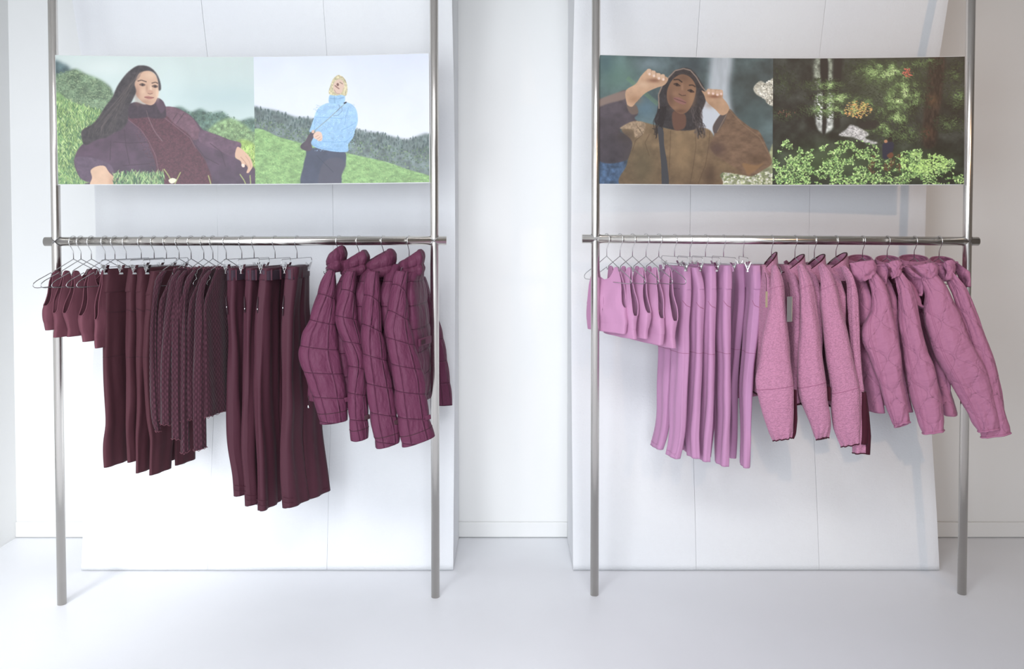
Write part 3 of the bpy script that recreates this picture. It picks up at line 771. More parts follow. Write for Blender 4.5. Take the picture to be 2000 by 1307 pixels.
def ring_stack(name, rings, mat, parent, ang=0, nu=72, nv=30, disp=None, thick=.004, inner=None):
    """rings: (centre, rx, ry, tilt_x, tilt_y); swept and smoothed between"""
    A = np.array([[*r[0], r[1], r[2], r[3], r[4]] for r in rings], float)
    n = len(A); tt = np.linspace(0, n - 1, nv)
    G = np.zeros((nv, A.shape[1]))
    for k, t in enumerate(tt):
        i = min(int(t), n - 2); f = t - i
        p0, p1, p2, p3 = A[max(i - 1, 0)], A[i], A[i + 1], A[min(i + 2, n - 1)]
        G[k] = .5 * ((2 * p1) + (-p0 + p2) * f + (2 * p0 - 5 * p1 + 4 * p2 - p3) * f * f + (-p0 + 3 * p1 - 3 * p2 + p3) * f ** 3)
    ph = np.linspace(0, 2 * math.pi, nu, endpoint=False); g = R(ang)
    c, s = np.cos(ph), np.sin(ph)
    x = G[:, 3:4] * c; y = G[:, 4:5] * s
    X = G[:, 0:1] + x * math.cos(g) + y * math.sin(g); Y = G[:, 1:2] - x * math.sin(g) + y * math.cos(g)
    Z = G[:, 2:3] + G[:, 5:6] * c + G[:, 6:7] * s
    P = np.stack([X, Y, Z], 2)
    if disp is not None:
        ctr = P.mean(1, keepdims=True); o = P - ctr; o[:, :, 2] *= .0; o /= np.linalg.norm(o, axis=2, keepdims=True) + 1e-9
        P = P + o * disp(ph[None, :] + 0 * X, (tt / (n - 1))[:, None] + 0 * X)[:, :, None]
    V = P.reshape(-1, 3).tolist(); F = []
    for i in range(nv - 1):
        for j in range(nu):
            j2 = (j + 1) % nu; F.append((i * nu + j, i * nu + j2, (i + 1) * nu + j2, (i + 1) * nu + j))
    U = np.stack([(ph * .07)[None, :] + 0 * X, Z], 2).reshape(-1, 2)
    o = mesh_obj(name, V, F, mat, parent, True, U)
    md = o.modifiers.new('solid', 'SOLIDIFY'); md.thickness = thick; md.offset = 0
    return o, P

def padded_collar(e, xl, xr, yt, yb, Yc, ang, seed, dy=.075):
    """stand collar of two fat quilted rolls, open in the middle"""
    a = at(xl, yt, Yc); b = at(xr, yb, Yc); cx = (a.x + b.x) / 2; rx = (b.x - a.x) / 2; h = a.z - b.z
    zb = b.z
    pr = [(0.0, .80), (.12, .93), (.28, 1.0), (.42, .90), (.52, .95), (.72, 1.0), (.9, .90), (1.0, .74), (.96, .58), (.8, .50), (.5, .46)]
    rings = [(Vector((cx + rx * .06 * (1 - f), Yc, zb + h * f)), rx * k, dy * k, rx * .10 + h * .20 * f, -.004 - h * .10 * f) for f, k in pr]
    def disp(ph, t): return .010 * (fbm(ph * 2.2 + seed, t * 5, seed) - .5) + .003 * np.sin(ph * 7 + seed) * (t < .8) 
    o, P = ring_stack('collar', rings, M['bur_nylon'], e, -ang, 90, 60, disp, .003)
    m = MB(); m.tube([Vector(q) * 1 for q in P[int(60 * .38)]], .0016, 5, closed=True); m.obj('collar_seam', M['stitch_dark'], e)
JK = [
 dict(a=662, near=[(652, 520), (645, 545), (642, 600), (645, 680), (652, 740), (662, 797)], W=.36, ang=20, col=(637.5, 676, 491, 531),
      L=[(645, 527), (640, 533), (625, 567), (609, 606), (599, 634), (589, 650), (581.4, 681), (580.4, 692), (587, 721), (596.6, 738), (602.5, 760), (611, 782), (618, 803), (624, 828)],
      Rr=[(652, 527), (650, 540), (651, 568), (654, 607), (657, 637), (662, 672), (664, 690), (669, 714), (675.6, 748), (678, 775), (679, 800), (680, 819)]),
 dict(a=701, near=[(692, 520), (687, 545), (688, 600), (692, 680), (700, 740), (706, 790)], W=.34, ang=18, col=(665, 719, 500, 538),
      L=[(681, 530), (677, 537), (669, 568), (657, 600), (653, 620), (664, 655), (675, 680), (683, 700), (684, 717), (681, 745), (679, 770), (680.5, 815), (688, 862)],
      Rr=[(692, 530), (690, 545), (690, 575), (697, 614), (703, 660), (706.5, 699), (710.5, 722), (715.6, 765), (718, 799), (718, 830), (716, 852)]),
 dict(a=749, near=[(738, 520), (735, 545), (737, 600), (745, 680), (752, 740), (760, 800)], W=.34, ang=16, col=(708.5, 773, 499, 540),
      L=[(724, 530), (719, 537), (714, 570), (709, 610), (705, 651), (706, 690), (712, 732), (716, 770), (719, 792), (723, 827), (733, 875)],
      Rr=[(736, 530), (735, 545), (739, 590), (743, 637), (751, 668), (757, 721), (766.6, 750), (772, 792), (781, 834), (781, 861)]),
 dict(a=799, near=[(794, 520), (788, 545), (790, 600), (796, 680), (800, 740), (800, 784)], W=.25, ang=7, col=(779, 827, 499, 539),
      L=[(780, 530), (775, 537), (765, 574), (754, 623), (751, 644), (758, 686), (766.6, 739), (772, 792), (779, 845), (784, 872)],
      Rr=[(792, 530), (790, 550), (798, 626), (814, 686), (830, 732), (834, 778), (841, 823), (850, 850)])]
for i, d in enumerate(JK):
    w = ['leftmost, beside the cargo trousers', 'second from the left, sleeve hanging narrow', 'third, with the widest collar', 'rightmost, beside the steel post'][i]
    wire_hanger(d['a'], [22, 20, 18, 14][i], 'wire hanger inside a burgundy padded jacket, ' + w, 'wire hangers of the padded jackets', .11)
    p, u, t = frame(d['a'], 20); A = p + Vector((0, 0, -.0745)); Yn = A.y - .15
    e = empty('padded_jacket', Vector((A.x, A.y, .8)), 'burgundy padded jacket with square quilting and thick collar, ' + w, 'padded jacket', 'burgundy padded jackets in a row')
    rows = hang(d['near'], Yn, d['W'], d['ang'], [.05, .075, .08, .08, .085, .085] if i < 3 else [.04, .05, .055, .055, .05], 30, [.30, .12, .0] + [.0] * 8, [.70, .88, 1.0] + [1.0] * 8)
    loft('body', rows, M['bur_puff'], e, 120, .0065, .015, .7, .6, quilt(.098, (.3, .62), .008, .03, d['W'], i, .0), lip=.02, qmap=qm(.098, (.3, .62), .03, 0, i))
    YL = Yn - .055; YR = Yn - .01
    th = [[.04, .08, .085, .085, .08, .075], [.04, .07, .07, .06, .055, .055], [.04, .075, .075, .075, .075, .07], [.04, .075, .08, .08, .08, .075]][i]
    rows = edges(d['L'], d['Rr'], [YL + .03, YL, YL], [YR + .02, YR, YR], th, 'L', 34)
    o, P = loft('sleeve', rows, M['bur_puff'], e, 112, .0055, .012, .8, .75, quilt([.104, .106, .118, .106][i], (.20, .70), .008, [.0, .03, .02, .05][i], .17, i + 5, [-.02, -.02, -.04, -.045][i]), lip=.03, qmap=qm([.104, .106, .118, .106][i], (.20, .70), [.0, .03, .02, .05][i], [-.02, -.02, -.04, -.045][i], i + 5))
    m = MB(); m.tube(ringrow(P, len(P) - 9), .0014, 5, closed=True); m.obj('cuff_seam', M['stitch_dark'], e)
    # cuff snap tab on the visible side
    k = len(P) - 17; q = Vector(P[k][int(112 * [.93, .86, .88, .91][i])]); m = MB()
    m.quadbox(q + Vector((.0, -.003, 0)), Vector((.0105, .006, .0015)), Vector((0, .003, 0)), Vector((-.001, 0, .0095)))
    m.obj('snap_tab', M['stitch_dark'] if i in (1, 2) else M['bur_nylon'], e, True, .002)
    g = R(d['ang'])
    if i == 3:
        rows = edges([(822, 540), (826, 580), (834, 640), (842, 720), (850, 792)], [(828, 541), (841, 588), (858, 637), (868.6, 683), (877, 750), (881.6, 790)], 3.80, 3.86, [.03, .06, .06], 'L', 20)
    else:
        dd = Vector((math.sin(g), math.cos(g), 0)) * (d['W'] + .03)
        rows = [(a + dd + Vector((-.02 * f / 33, 0, .03 * f / 33)), b + dd + Vector((-.03 * f / 33, 0, .03 * f / 33)), h * .8) for f, (a, b, h) in enumerate(rows)]
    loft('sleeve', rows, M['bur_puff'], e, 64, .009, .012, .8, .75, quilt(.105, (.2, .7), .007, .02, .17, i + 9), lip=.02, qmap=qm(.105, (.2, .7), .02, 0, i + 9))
    c = d['col']; padded_collar(e, c[0], c[1], c[2], c[3], A.y - .03, [10, 25, 40, 25][i], i * 3.3, [.075, .08, .075, .08][i])
    if i == 3:      # chest pocket flap with its woven label
        m = MB(); q0 = at(812, 668, Yn + .02); q1 = at(836, 660, Yn + .12)
        dx = (q1 - q0) / 2; c0 = (q0 + q1) / 2 + Vector((.016, -.035, 0))
        m.quadbox(c0, dx, Vector((.003, -.003, 0)), Vector((0, 0, .016))); m.obj('pocket_flap', M['bur_nylon'], e, True, .003)
        m = MB(); m.quadbox(c0 - dx * .35 + Vector((.0032, -.0045, 0)), dx * .33, Vector((.0006, -.0006, 0)), Vector((0, 0, .0095))); o = m.obj('woven_label', M['stitch_dark'], e, False)
    if i == 0:      # drawcord toggle hanging from the hem
        q = at(603, 783, Yn - .02); m = MB(); m.tube([q + Vector((0, 0, .02)), q, q + Vector((.003, 0, -.012)), q + Vector((-.002, 0, -.02))], .0016, 6)
        m.obj('drawcord', M['lining'], e); m = MB(); m.tube([q + Vector((-.002, 0, -.018)), q + Vector((-.002, 0, -.03))], .0032, 8); m.obj('toggle', M['chrome'], e)
        rows = edges([(600, 752), (599, 770), (600.5, 782)], [(658, 750), (660, 772), (662, 790)], Yn + .01, Yn + .03, .04, 'L', 8)
        loft('hem_corner', rows, M['bur_nylon'], e, 40, .006, .006, .8, .8, None, lip=.01)

# ---------------------------------------------------------------- pink fleece jackets
FL = [
 dict(a=1507, L=[(1509, 520), (1508, 545), (1504, 574), (1495.5, 615), (1487, 653), (1482, 699), (1475.5, 722), (1471, 738), (1472.5, 757), (1482, 795), (1496.6, 838), (1504, 852), (1510, 860)],
      Rr=[(1516, 517), (1526, 539), (1532.5, 561), (1539, 615), (1544, 665), (1547, 700), (1550, 730), (1552.5, 755), (1553.5, 786), (1554, 819), (1551, 847), (1547, 856)], seam=759,
      col=(1489, 1516, 493, 532), near=[(1518, 520), (1519, 545), (1520, 600), (1521, 700), (1520, 778)], W=.32, ang=-2, tagp=(1497, 585, 5)),
 dict(a=1552.8, L=[(1559, 520), (1563, 545), (1564, 581), (1559.5, 631), (1554.4, 690), (1553, 730), (1554.5, 770), (1566, 799), (1578.6, 827), (1586.6, 848), (1596, 859)],
      Rr=[(1567, 515), (1581, 536), (1588, 556), (1596.5, 606), (1605, 648), (1611, 698), (1618, 746), (1619, 783), (1624, 803), (1626, 827), (1622, 843), (1615.5, 855)], seam=754,
      col=(1528, 1569, 497, 537), near=[(1570, 520), (1571, 545), (1573, 600), (1574, 700), (1570, 790)], W=.33, ang=-5, tagp=(1542, 604, 11)),
 dict(a=1590.8, L=[(1600, 520), (1606, 545), (1601, 576), (1599, 598), (1604, 650), (1609, 700), (1617, 750), (1620, 800), (1626, 840), (1635, 857), (1643, 872)],
      Rr=[(1607, 515), (1620, 530), (1632, 551), (1638.6, 569), (1647, 606), (1659, 645), (1670, 699), (1677, 728), (1683.5, 762), (1682.5, 800), (1683, 830), (1681, 866)], seam=763,
      col=(1572, 1609, 497, 535), near=[(1608, 520), (1611, 545), (1613, 600), (1613, 700), (1613, 800)], W=.33, ang=-5, tagp=None),
 dict(a=1633, L=[(1643, 524), (1656, 552), (1657, 581), (1658, 631), (1662, 700), (1668, 760), (1666, 820), (1664, 860), (1667, 884)],
      Rr=[(1651, 519), (1664, 536), (1670.6, 556), (1675, 581), (1676, 615), (1678, 665), (1681, 712), (1686, 765), (1690, 810), (1692, 850), (1690, 886)], seam=765,
      col=(1613, 1652, 494, 531), near=[(1654, 520), (1656, 545), (1657, 600), (1660, 700), (1664, 800)], W=.33, ang=-5, tagp=None)]
for i, d in enumerate(FL):
    w = ['leftmost, beside the pink leggings', 'second from the left, with the large grey tag', 'third, with a broad dark sleeve stripe', 'rightmost, beside the quilted jackets'][i]
    wire_hanger(d['a'], -6, 'wire hanger inside a pink fleece jacket, ' + w, 'wire hangers of the fleece jackets', .11)
    p, u, t = frame(d['a'], -20); A = p + Vector((0, 0, -.0745)); Yn = A.y - .15
    e = empty('fleece_jacket', Vector((A.x, A.y, .85)), 'pink deep-pile fleece jacket with burgundy binding, ' + w, 'fleece jacket', 'pink fleece jackets in a row')
    rows = hang(d['near'], Yn, d['W'], d['ang'], [.04, .055, .06, .06, .065], 30, [.30, .12, .0] + [.0] * 8, [.70, .88, 1.0] + [1.0] * 8)
    o, Pb = loft('body', rows, M['pink_fleece'], e, 96, .009, .015, .7, .6, plainfold(.005, i), lip=.02)
    m = MB(); m.tube(ringrow(Pb, len(Pb) - 1), .004, 6, closed=True); m.obj('hem_binding', M['bur_band'], e)
    YR = Yn - .055; YL = Yn - .01
    rows = edges(d['L'], d['Rr'], [YL + .02, YL, YL], [YR + .03, YR, YR], [.035, .065, .075, .08, .075, .045], 'R', 34)
    def fd(w, t, s, u, i=i, tot=[0]):
        T = t.max(); near_end = np.clip((t - (T - .06)) / .06, 0, 1)
        return .010 * (fbm(w * 3 + s * 2, t * 5, i + 2, 3) - .5) + .0035 * near_end * np.sin(u * 190 + np.sin(t * 40))
    o, P = loft('sleeve', rows, M['pink_fleece'], e, 112, .0055, .014, .8, .75, fd, lip=.03)
    m = MB(); m.tube(ringrow(P, len(P) - 1), .0026, 6, closed=True); m.obj('cuff_binding', M['bur_band'], e)
    zs = at(1500, d['seam'], YR).z; k = int(np.argmin(np.abs(P[:, :, 2].mean(1) - zs)))
    m = MB(); m.tube(ringrow(P, k), .0016, 5, closed=True); m.obj('elbow_seam', M['stitch'], e)
    ks = int(np.argmin(np.abs(P[:, :, 2].mean(1) - at(1500, 563, YR).z)))
    m = MB(); m.tube(ringrow(P, ks), .0012, 5, closed=True); m.obj('shoulder_seam', M['stitch'], e)
    # dark woven stripe running from the elbow seam to the cuff on the outer edge of the sleeve
    b = [(d['Rr'][j]) for j in range(len(d['Rr'])) if d['Rr'][j][1] > d['seam'] - 2]
    b = [(b[0][0], d['seam'] + 2)] + b
    wl, wr = [(7, .6), (2, .4), (9, 13), (8, 7)][i]
    if i == 1: b = [q for q in b if q[1] < 800]
    bl = [(x - wl * (.75 if j else 1), y) for j, (x, y) in enumerate(b)]; br = [(x + wr * min(1, .12 + .35 * j), y) for j, (x, y) in enumerate(b)]
    rows = edges(bl, br, YR + .012, YR + .018, [.035, .035, .05, .05][i], 'R', 18, .1)
    loft('sleeve_stripe', rows, M['bur_band'], e, 48, .007, .01, .8, .8, plainfold(.001, i), lip=.01)
    g = R(d['ang']); dd = Vector((math.sin(g), math.cos(g), 0)) * (d['W'] + .02)
    rows = [(a + dd, bb + dd, h * .8) for a, bb, h in edges(d['L'], d['Rr'], YL, YR, [.035, .06, .06, .06, .05], 'R', 20)][:-3]
    loft('sleeve', rows, M['pink_fleece'], e, 56, .010, .012, .8, .75, plainfold(.004, i + 4), lip=.02)
    # stand collar, dipping to the open zip on the left
    xl, xr, yt, yb = d['col']; Yc = A.y - .01
    a = at(xl, yt, Yc); b2 = at(xr, yb, Yc); cx = (a.x + b2.x) / 2; rx = (b2.x - a.x) / 2; h = a.z - b2.z
    rings = [(Vector((cx + rx * .35, Yc, b2.z - .035)), rx * 1.25, .085, .0, .0), (Vector((cx + rx * .25, Yc, b2.z + .0)), rx * 1.02, .075, h * .10, .004),
             (Vector((cx + rx * .1, Yc, b2.z + h * .30)), rx * .98, .070, h * .30, .006), (Vector((cx, Yc, b2.z + h * .55)), rx, .064, h * .42, .012)]
    o, Pc = ring_stack('collar', rings, M['pink_fleece'], e, 18, 72, 26, None, .006)
    m = MB(); m.tube(ringrow(Pc, len(Pc) - 1), .0036, 6, closed=True); m.obj('collar_binding', M['bur_band'], e)
    if d['tagp']:
        tx, ty, tw = d['tagp']; q = at(tx, ty, Yn - .06); hw = tw * .0021 / 2
        tg = empty('swing_tag', q + Vector((0, 0, -.035)), ['narrow kraft swing tag hanging edge-on at the leftmost fleece jacket', 'grey rectangular swing tag hanging between the first two fleece jackets'][i], 'price tag')
        m = MB(); m.quadbox(q, Vector((hw, .004, 0)), Vector((0, 0, .052 if i else .033)), Vector((0, .0008, 0))); m.obj('card', M['taggrey'] if i else M['tagpaper'], tg, False)
        m = MB(); m.tube([q + Vector((hw, .004, -.05)), q + Vector((hw, .004, .05))], .0012, 5) if i else m.tube([q + Vector((hw, .004, -.03)), q + Vector((hw, .004, .03))], .001, 5); m.obj('card_edge', M['tagpaper'], tg)
        m = MB(); m.tube([q + Vector((0, 0, .05 if i else .033)), q + Vector((.0015, .01, .085)), q + Vector((.002, .03, .11))], .0012, 5); m.obj('string', M['stitch_dark'], tg)

# ---------------------------------------------------------------- pink quilted jackets
QJ = [
 dict(a=1685, L=[(1697, 548), (1703, 570), (1699, 605), (1680, 636), (1679.5, 662), (1688, 685), (1697.4, 708), (1711, 743), (1723, 782), (1736.5, 813), (1749, 834)],
      Rr=[(1712, 533), (1731, 557), (1741, 581), (1748, 615), (1756, 648), (1762.5, 699), (1767, 740), (1773, 773), (1777, 807), (1776, 825)],
      near=[(1700, 528), (1706, 550), (1708, 600), (1716, 700), (1735, 808)], W=.32, ang=-4,
      hood=[[(1655, 514), (1661, 540), (1678, 552)], [(1709, 507), (1720, 522), (1712, 540)]], flap=[[(1700, 517), (1708, 535), (1722, 556)], [(1734, 516), (1737, 530), (1731, 556)]], ring=(1656, 1704, 499, 528)),
 dict(a=1733, L=[(1748, 545), (1754, 570), (1755, 600), (1753, 640), (1760, 690), (1768, 748), (1777, 785), (1785, 806), (1790, 825), (1801, 845)],
      Rr=[(1760, 528), (1780, 554), (1788, 581), (1795, 608), (1803, 637), (1811.7, 670), (1818, 692), (1827, 714), (1837, 756), (1844.5, 790), (1846.5, 824), (1845, 842)],
      near=[(1748, 528), (1756, 550), (1760, 600), (1766, 700), (1790, 806)], W=.32, ang=-4,
      hood=[[(1724, 514), (1736, 525), (1738, 545)], [(1760, 507), (1768, 520), (1763, 540)]], flap=[[(1756, 514), (1772, 545), (1789, 580)], [(1768, 518), (1812, 547), (1799, 578)]], ring=(1712, 1756, 500, 530)),
 dict(a=1786, L=[(1802, 548), (1805, 575), (1801, 600), (1801, 625), (1810, 660), (1818, 690), (1826, 708), (1840, 730), (1855.5, 756), (1872.5, 782), (1889.5, 809), (1898, 829), (1908, 842)],
      Rr=[(1822, 528), (1852, 557), (1862, 579), (1872, 598), (1881, 615), (1892.6, 648), (1903, 670), (1913, 690), (1925, 714), (1935.4, 744), (1945.6, 777), (1953, 807), (1955.5, 824), (1954, 837)],
      near=[(1790, 528), (1800, 550), (1806, 600), (1822, 700), (1844, 814)], W=.30, ang=[-12, 12, 24],
      hood=[[(1776, 520), (1792, 535), (1800, 548)], [(1825, 512), (1838, 522), (1832, 540)]], flap=[[(1805, 512), (1822, 530), (1835, 550)], [(1840, 515), (1848, 530), (1846, 550)]], ring=(1757, 1812, 498, 530)),
 dict(a=1834.6, L=[(1850, 548), (1862, 575), (1868, 600), (1880, 640), (1890, 690), (1900, 740), (1905, 790), (1906, 820), (1914, 854)],
      Rr=[(1860, 532), (1886, 559), (1897.6, 584), (1906, 606), (1916, 627), (1926, 655), (1937, 680), (1949, 717), (1959, 765), (1967.7, 812), (1974, 835), (1975, 846)],
      near=[(1842, 528), (1852, 550), (1858, 600), (1862, 690), (1864, 790)], W=.30, ang=-6,
      hood=[[(1844, 515), (1846, 530), (1848, 550)], [(1858, 508), (1868, 520), (1862, 545)]], flap=[[(1858, 510), (1872, 545), (1888, 561)], [(1866, 511), (1896, 531), (1894, 560)]], ring=(1818, 1862, 503, 528))]
for i, d in enumerate(QJ):
    w = ['leftmost, beside the fleece jackets', 'second from the left, lit brightest', 'third from the left, with the widest sleeve', 'rightmost, in front of the steel post'][i]
    wire_hanger(d['a'], -8, 'wire hanger inside a pink quilted jacket, ' + w, 'wire hangers of the quilted jackets', .11)
    p, u, t = frame(d['a'], -24); A = p + Vector((0, 0, -.0745)); Yn = A.y - .15
    e = empty('quilted_jacket', Vector((A.x, A.y, .85)), 'pink hooded jacket with wavy quilting lines, ' + w, 'quilted jacket', 'pink quilted jackets in a row')
    rows = hang(d['near'], Yn, d['W'], d['ang'], [.04, .055, .06, .06, .065], 30, [.30, .12, .0] + [.0] * 8, [.70, .88, 1.0] + [1.0] * 8)
    loft('body', rows, M['pink_onion'], e, 96, .009, .015, .7, .6, plainfold(.006, i, 6, 8), lip=.02)
    YR = Yn - .06; YL = Yn - .01
    rows = edges(d['L'], d['Rr'], [YL + .02, YL, YL], [YR + .03, YR, YR], [[.04, .07, .075, .075, .07, .06], [.04, .06, .065, .07, .07, .065], [.04, .08, .085, .085, .075, .065], [.03, .05, .055, .06, .06, .055]][i], 'R', 36)
    def fd(w, t, s, u, i=i):
        T = t.max(); ne = np.clip((t - (T - .07)) / .07, 0, 1)
        # gathered cloth beside the sleeve seam
        g = np.exp(-np.abs(w - .62) / .10)
        return .014 * (fbm(w * 4 + s * 2, t * 7, i + 2, 4) - .5) + .0022 * ne * np.sin(u * 160 + 2 * np.sin(t * 30)) + .004 * g * (fbm(u * 4, t * 60, i, 2) - .5) - .0025 * np.exp(-((w - .62) * .2 / .004) ** 2)
    o, P = loft('sleeve', rows, M['pink_onion'], e, 120, .0055, .014, .8, .75, fd, lip=.035)
    m = MB(); m.tube(ringrow(P, len(P) - 1), .0042, 8, closed=True); m.obj('cuff_binding', M['pink_plain'], e)
    for o_ in (0, 2):       # twin needle seam down the sleeve
        jj = (120 - (38 + o_) + 60) % 120
        m = MB(); m.tube([Vector(P[k][jj]) for k in range(6, len(P) - 2)], .0011, 5); m.obj('sleeve_seam', M['stitch'], e)
    g = R(-6); dd = Vector((math.sin(g), math.cos(g), 0)) * (d['W'] + .02)
    rows = [(a + dd + Vector((-.05 * f / 20, 0, .04)), bb + dd + Vector((-.09 * f / 20, 0, .04)), h * .8) for f, (a, bb, h) in enumerate(edges(d['L'], d['Rr'], YL, YR, [.03, .055, .055, .055, .05], 'R', 20))][:-2]
    loft('sleeve', rows, M['pink_onion'], e, 56, .010, .012, .8, .75, plainfold(.004, i + 4), lip=.02)
    # hood: ring round the neck, bunched front and a drooping back
    xl, xr, yt, yb = d['ring']; Yc = A.y + .02
    a = at(xl, yt, Yc); b2 = at(xr, yb, Yc); cx = (a.x + b2.x) / 2; rx = (b2.x - a.x) / 2; h = a.z - b2.z
    rings = [(Vector((cx + .015, Yc, b2.z - .02)), rx * .8, .075, 0, 0), (Vector((cx + .008, Yc, b2.z + h * .25)), rx * 1.0, .085, .0, .006), (Vector((cx, Yc, b2.z + h * .6)), rx * 1.02, .08, .0, .012),
             (Vector((cx, Yc + .005, b2.z + h * .78)), rx * .92, .07, .0, .014)]
    def disp(ph, t, i=i): return .012 * (fbm(ph * 3, t * 4, i + 5, 3) - .5)
    o, Pc = ring_stack('hood_neck', rings, M['pink_onion'], e, 20, 80, 28, disp, .004)
    m = MB(); m.tube(ringrow(Pc, len(Pc) - 1), .0026, 6, closed=True); m.obj('hood_rim', M['pink_plain'], e)
    hl, hr = d['hood']
    rows = edges(hl, hr, Yn - .005, Yn - .03, [.035, .06, .04], 'R', 16, .2)
    loft('hood_front', rows, M['pink_onion'], e, 72, .005, .01, .85, .9, lambda w, t, s, u, i=i: .017 * (fbm(w * 5 + s * 3, t * 55, i + 9, 3) - .5), lip=0)
    fl, fr = d['flap']
    rows = edges(fl, fr, Yn + .06, Yn + .0, [.03, .04, .02], 'R', 16, .2)
    o, Pf = loft('hood_back', rows, M['pink_onion'], e, 72, .005, .01, .85, .9, lambda w, t, s, u, i=i: .010 * (fbm(w * 3 + s, t * 16, i + 19, 3) - .5), lip=.01, top='lip')
    m = MB(); m.tube([Vector(q) for q in Pf[1]], .0022, 6, closed=True); m.obj('hood_rim', M['pink_plain'], e)

# ---------------------------------------------------------------- pink leggings
PL = [
 dict(a=1317.5, near=[(1352, 522), (1353, 545), (1353.5, 572), (1351.7, 610), (1349, 627), (1348, 682), (1345.7, 735), (1342, 806), (1341.5, 832), (1337.8, 867), (1330, 897)], W=.25, ang=-16, h=-17),
 dict(a=1347.5, near=[(1369, 523), (1377, 550), (1380, 574), (1378, 608), (1376.5, 682), (1374, 753), (1371, 806), (1367, 850), (1369.5, 897)], W=.24, ang=-16, h=-14),
 dict(a=1378, near=[(1401, 520), (1402.5, 572), (1401, 608), (1400, 682), (1399.4, 735), (1399, 779), (1396, 823), (1392, 858), (1389.5, 903)], W=.24, ang=-15, h=-16),
 dict(a=1413.3, near=[(1432, 519), (1432.4, 570), (1431.5, 603), (1431.5, 684), (1431, 735), (1431, 806), (1428.4, 850), (1426, 912)], W=.24, ang=-15, h=-10),
 dict(a=1452, near=[(1469.5, 519), (1471.5, 570), (1470, 602), (1463, 682), (1459.5, 717), (1456, 770), (1456.5, 858), (1454.5, 915)], W=.24, ang=1, h=6)]
for i, d in enumerate(PL):
    w = ['leftmost, behind the sports bras', 'second from the left', 'middle one of the five', 'fourth from the left', 'rightmost, beside the fleece jackets'][i]
    clip_hanger(d['a'], d['h'], 'metal clip hanger holding pink leggings, ' + w, 'clip hangers of the pink leggings', .12 if i < 4 else .11, .1)
    Y0 = 3.50
    e, P = pants('leggings', 'long pink leggings clipped to a metal hanger, ' + w, 'leggings', 'pink leggings in a row', d['near'], Y0, d['W'], d['ang'], .042,
                 (.46, .38, .85, .75), 0, M['pink_leg'], .36, seed=80 + i, amp=.003, legseams=legging_seams(M['stitch'], -1))
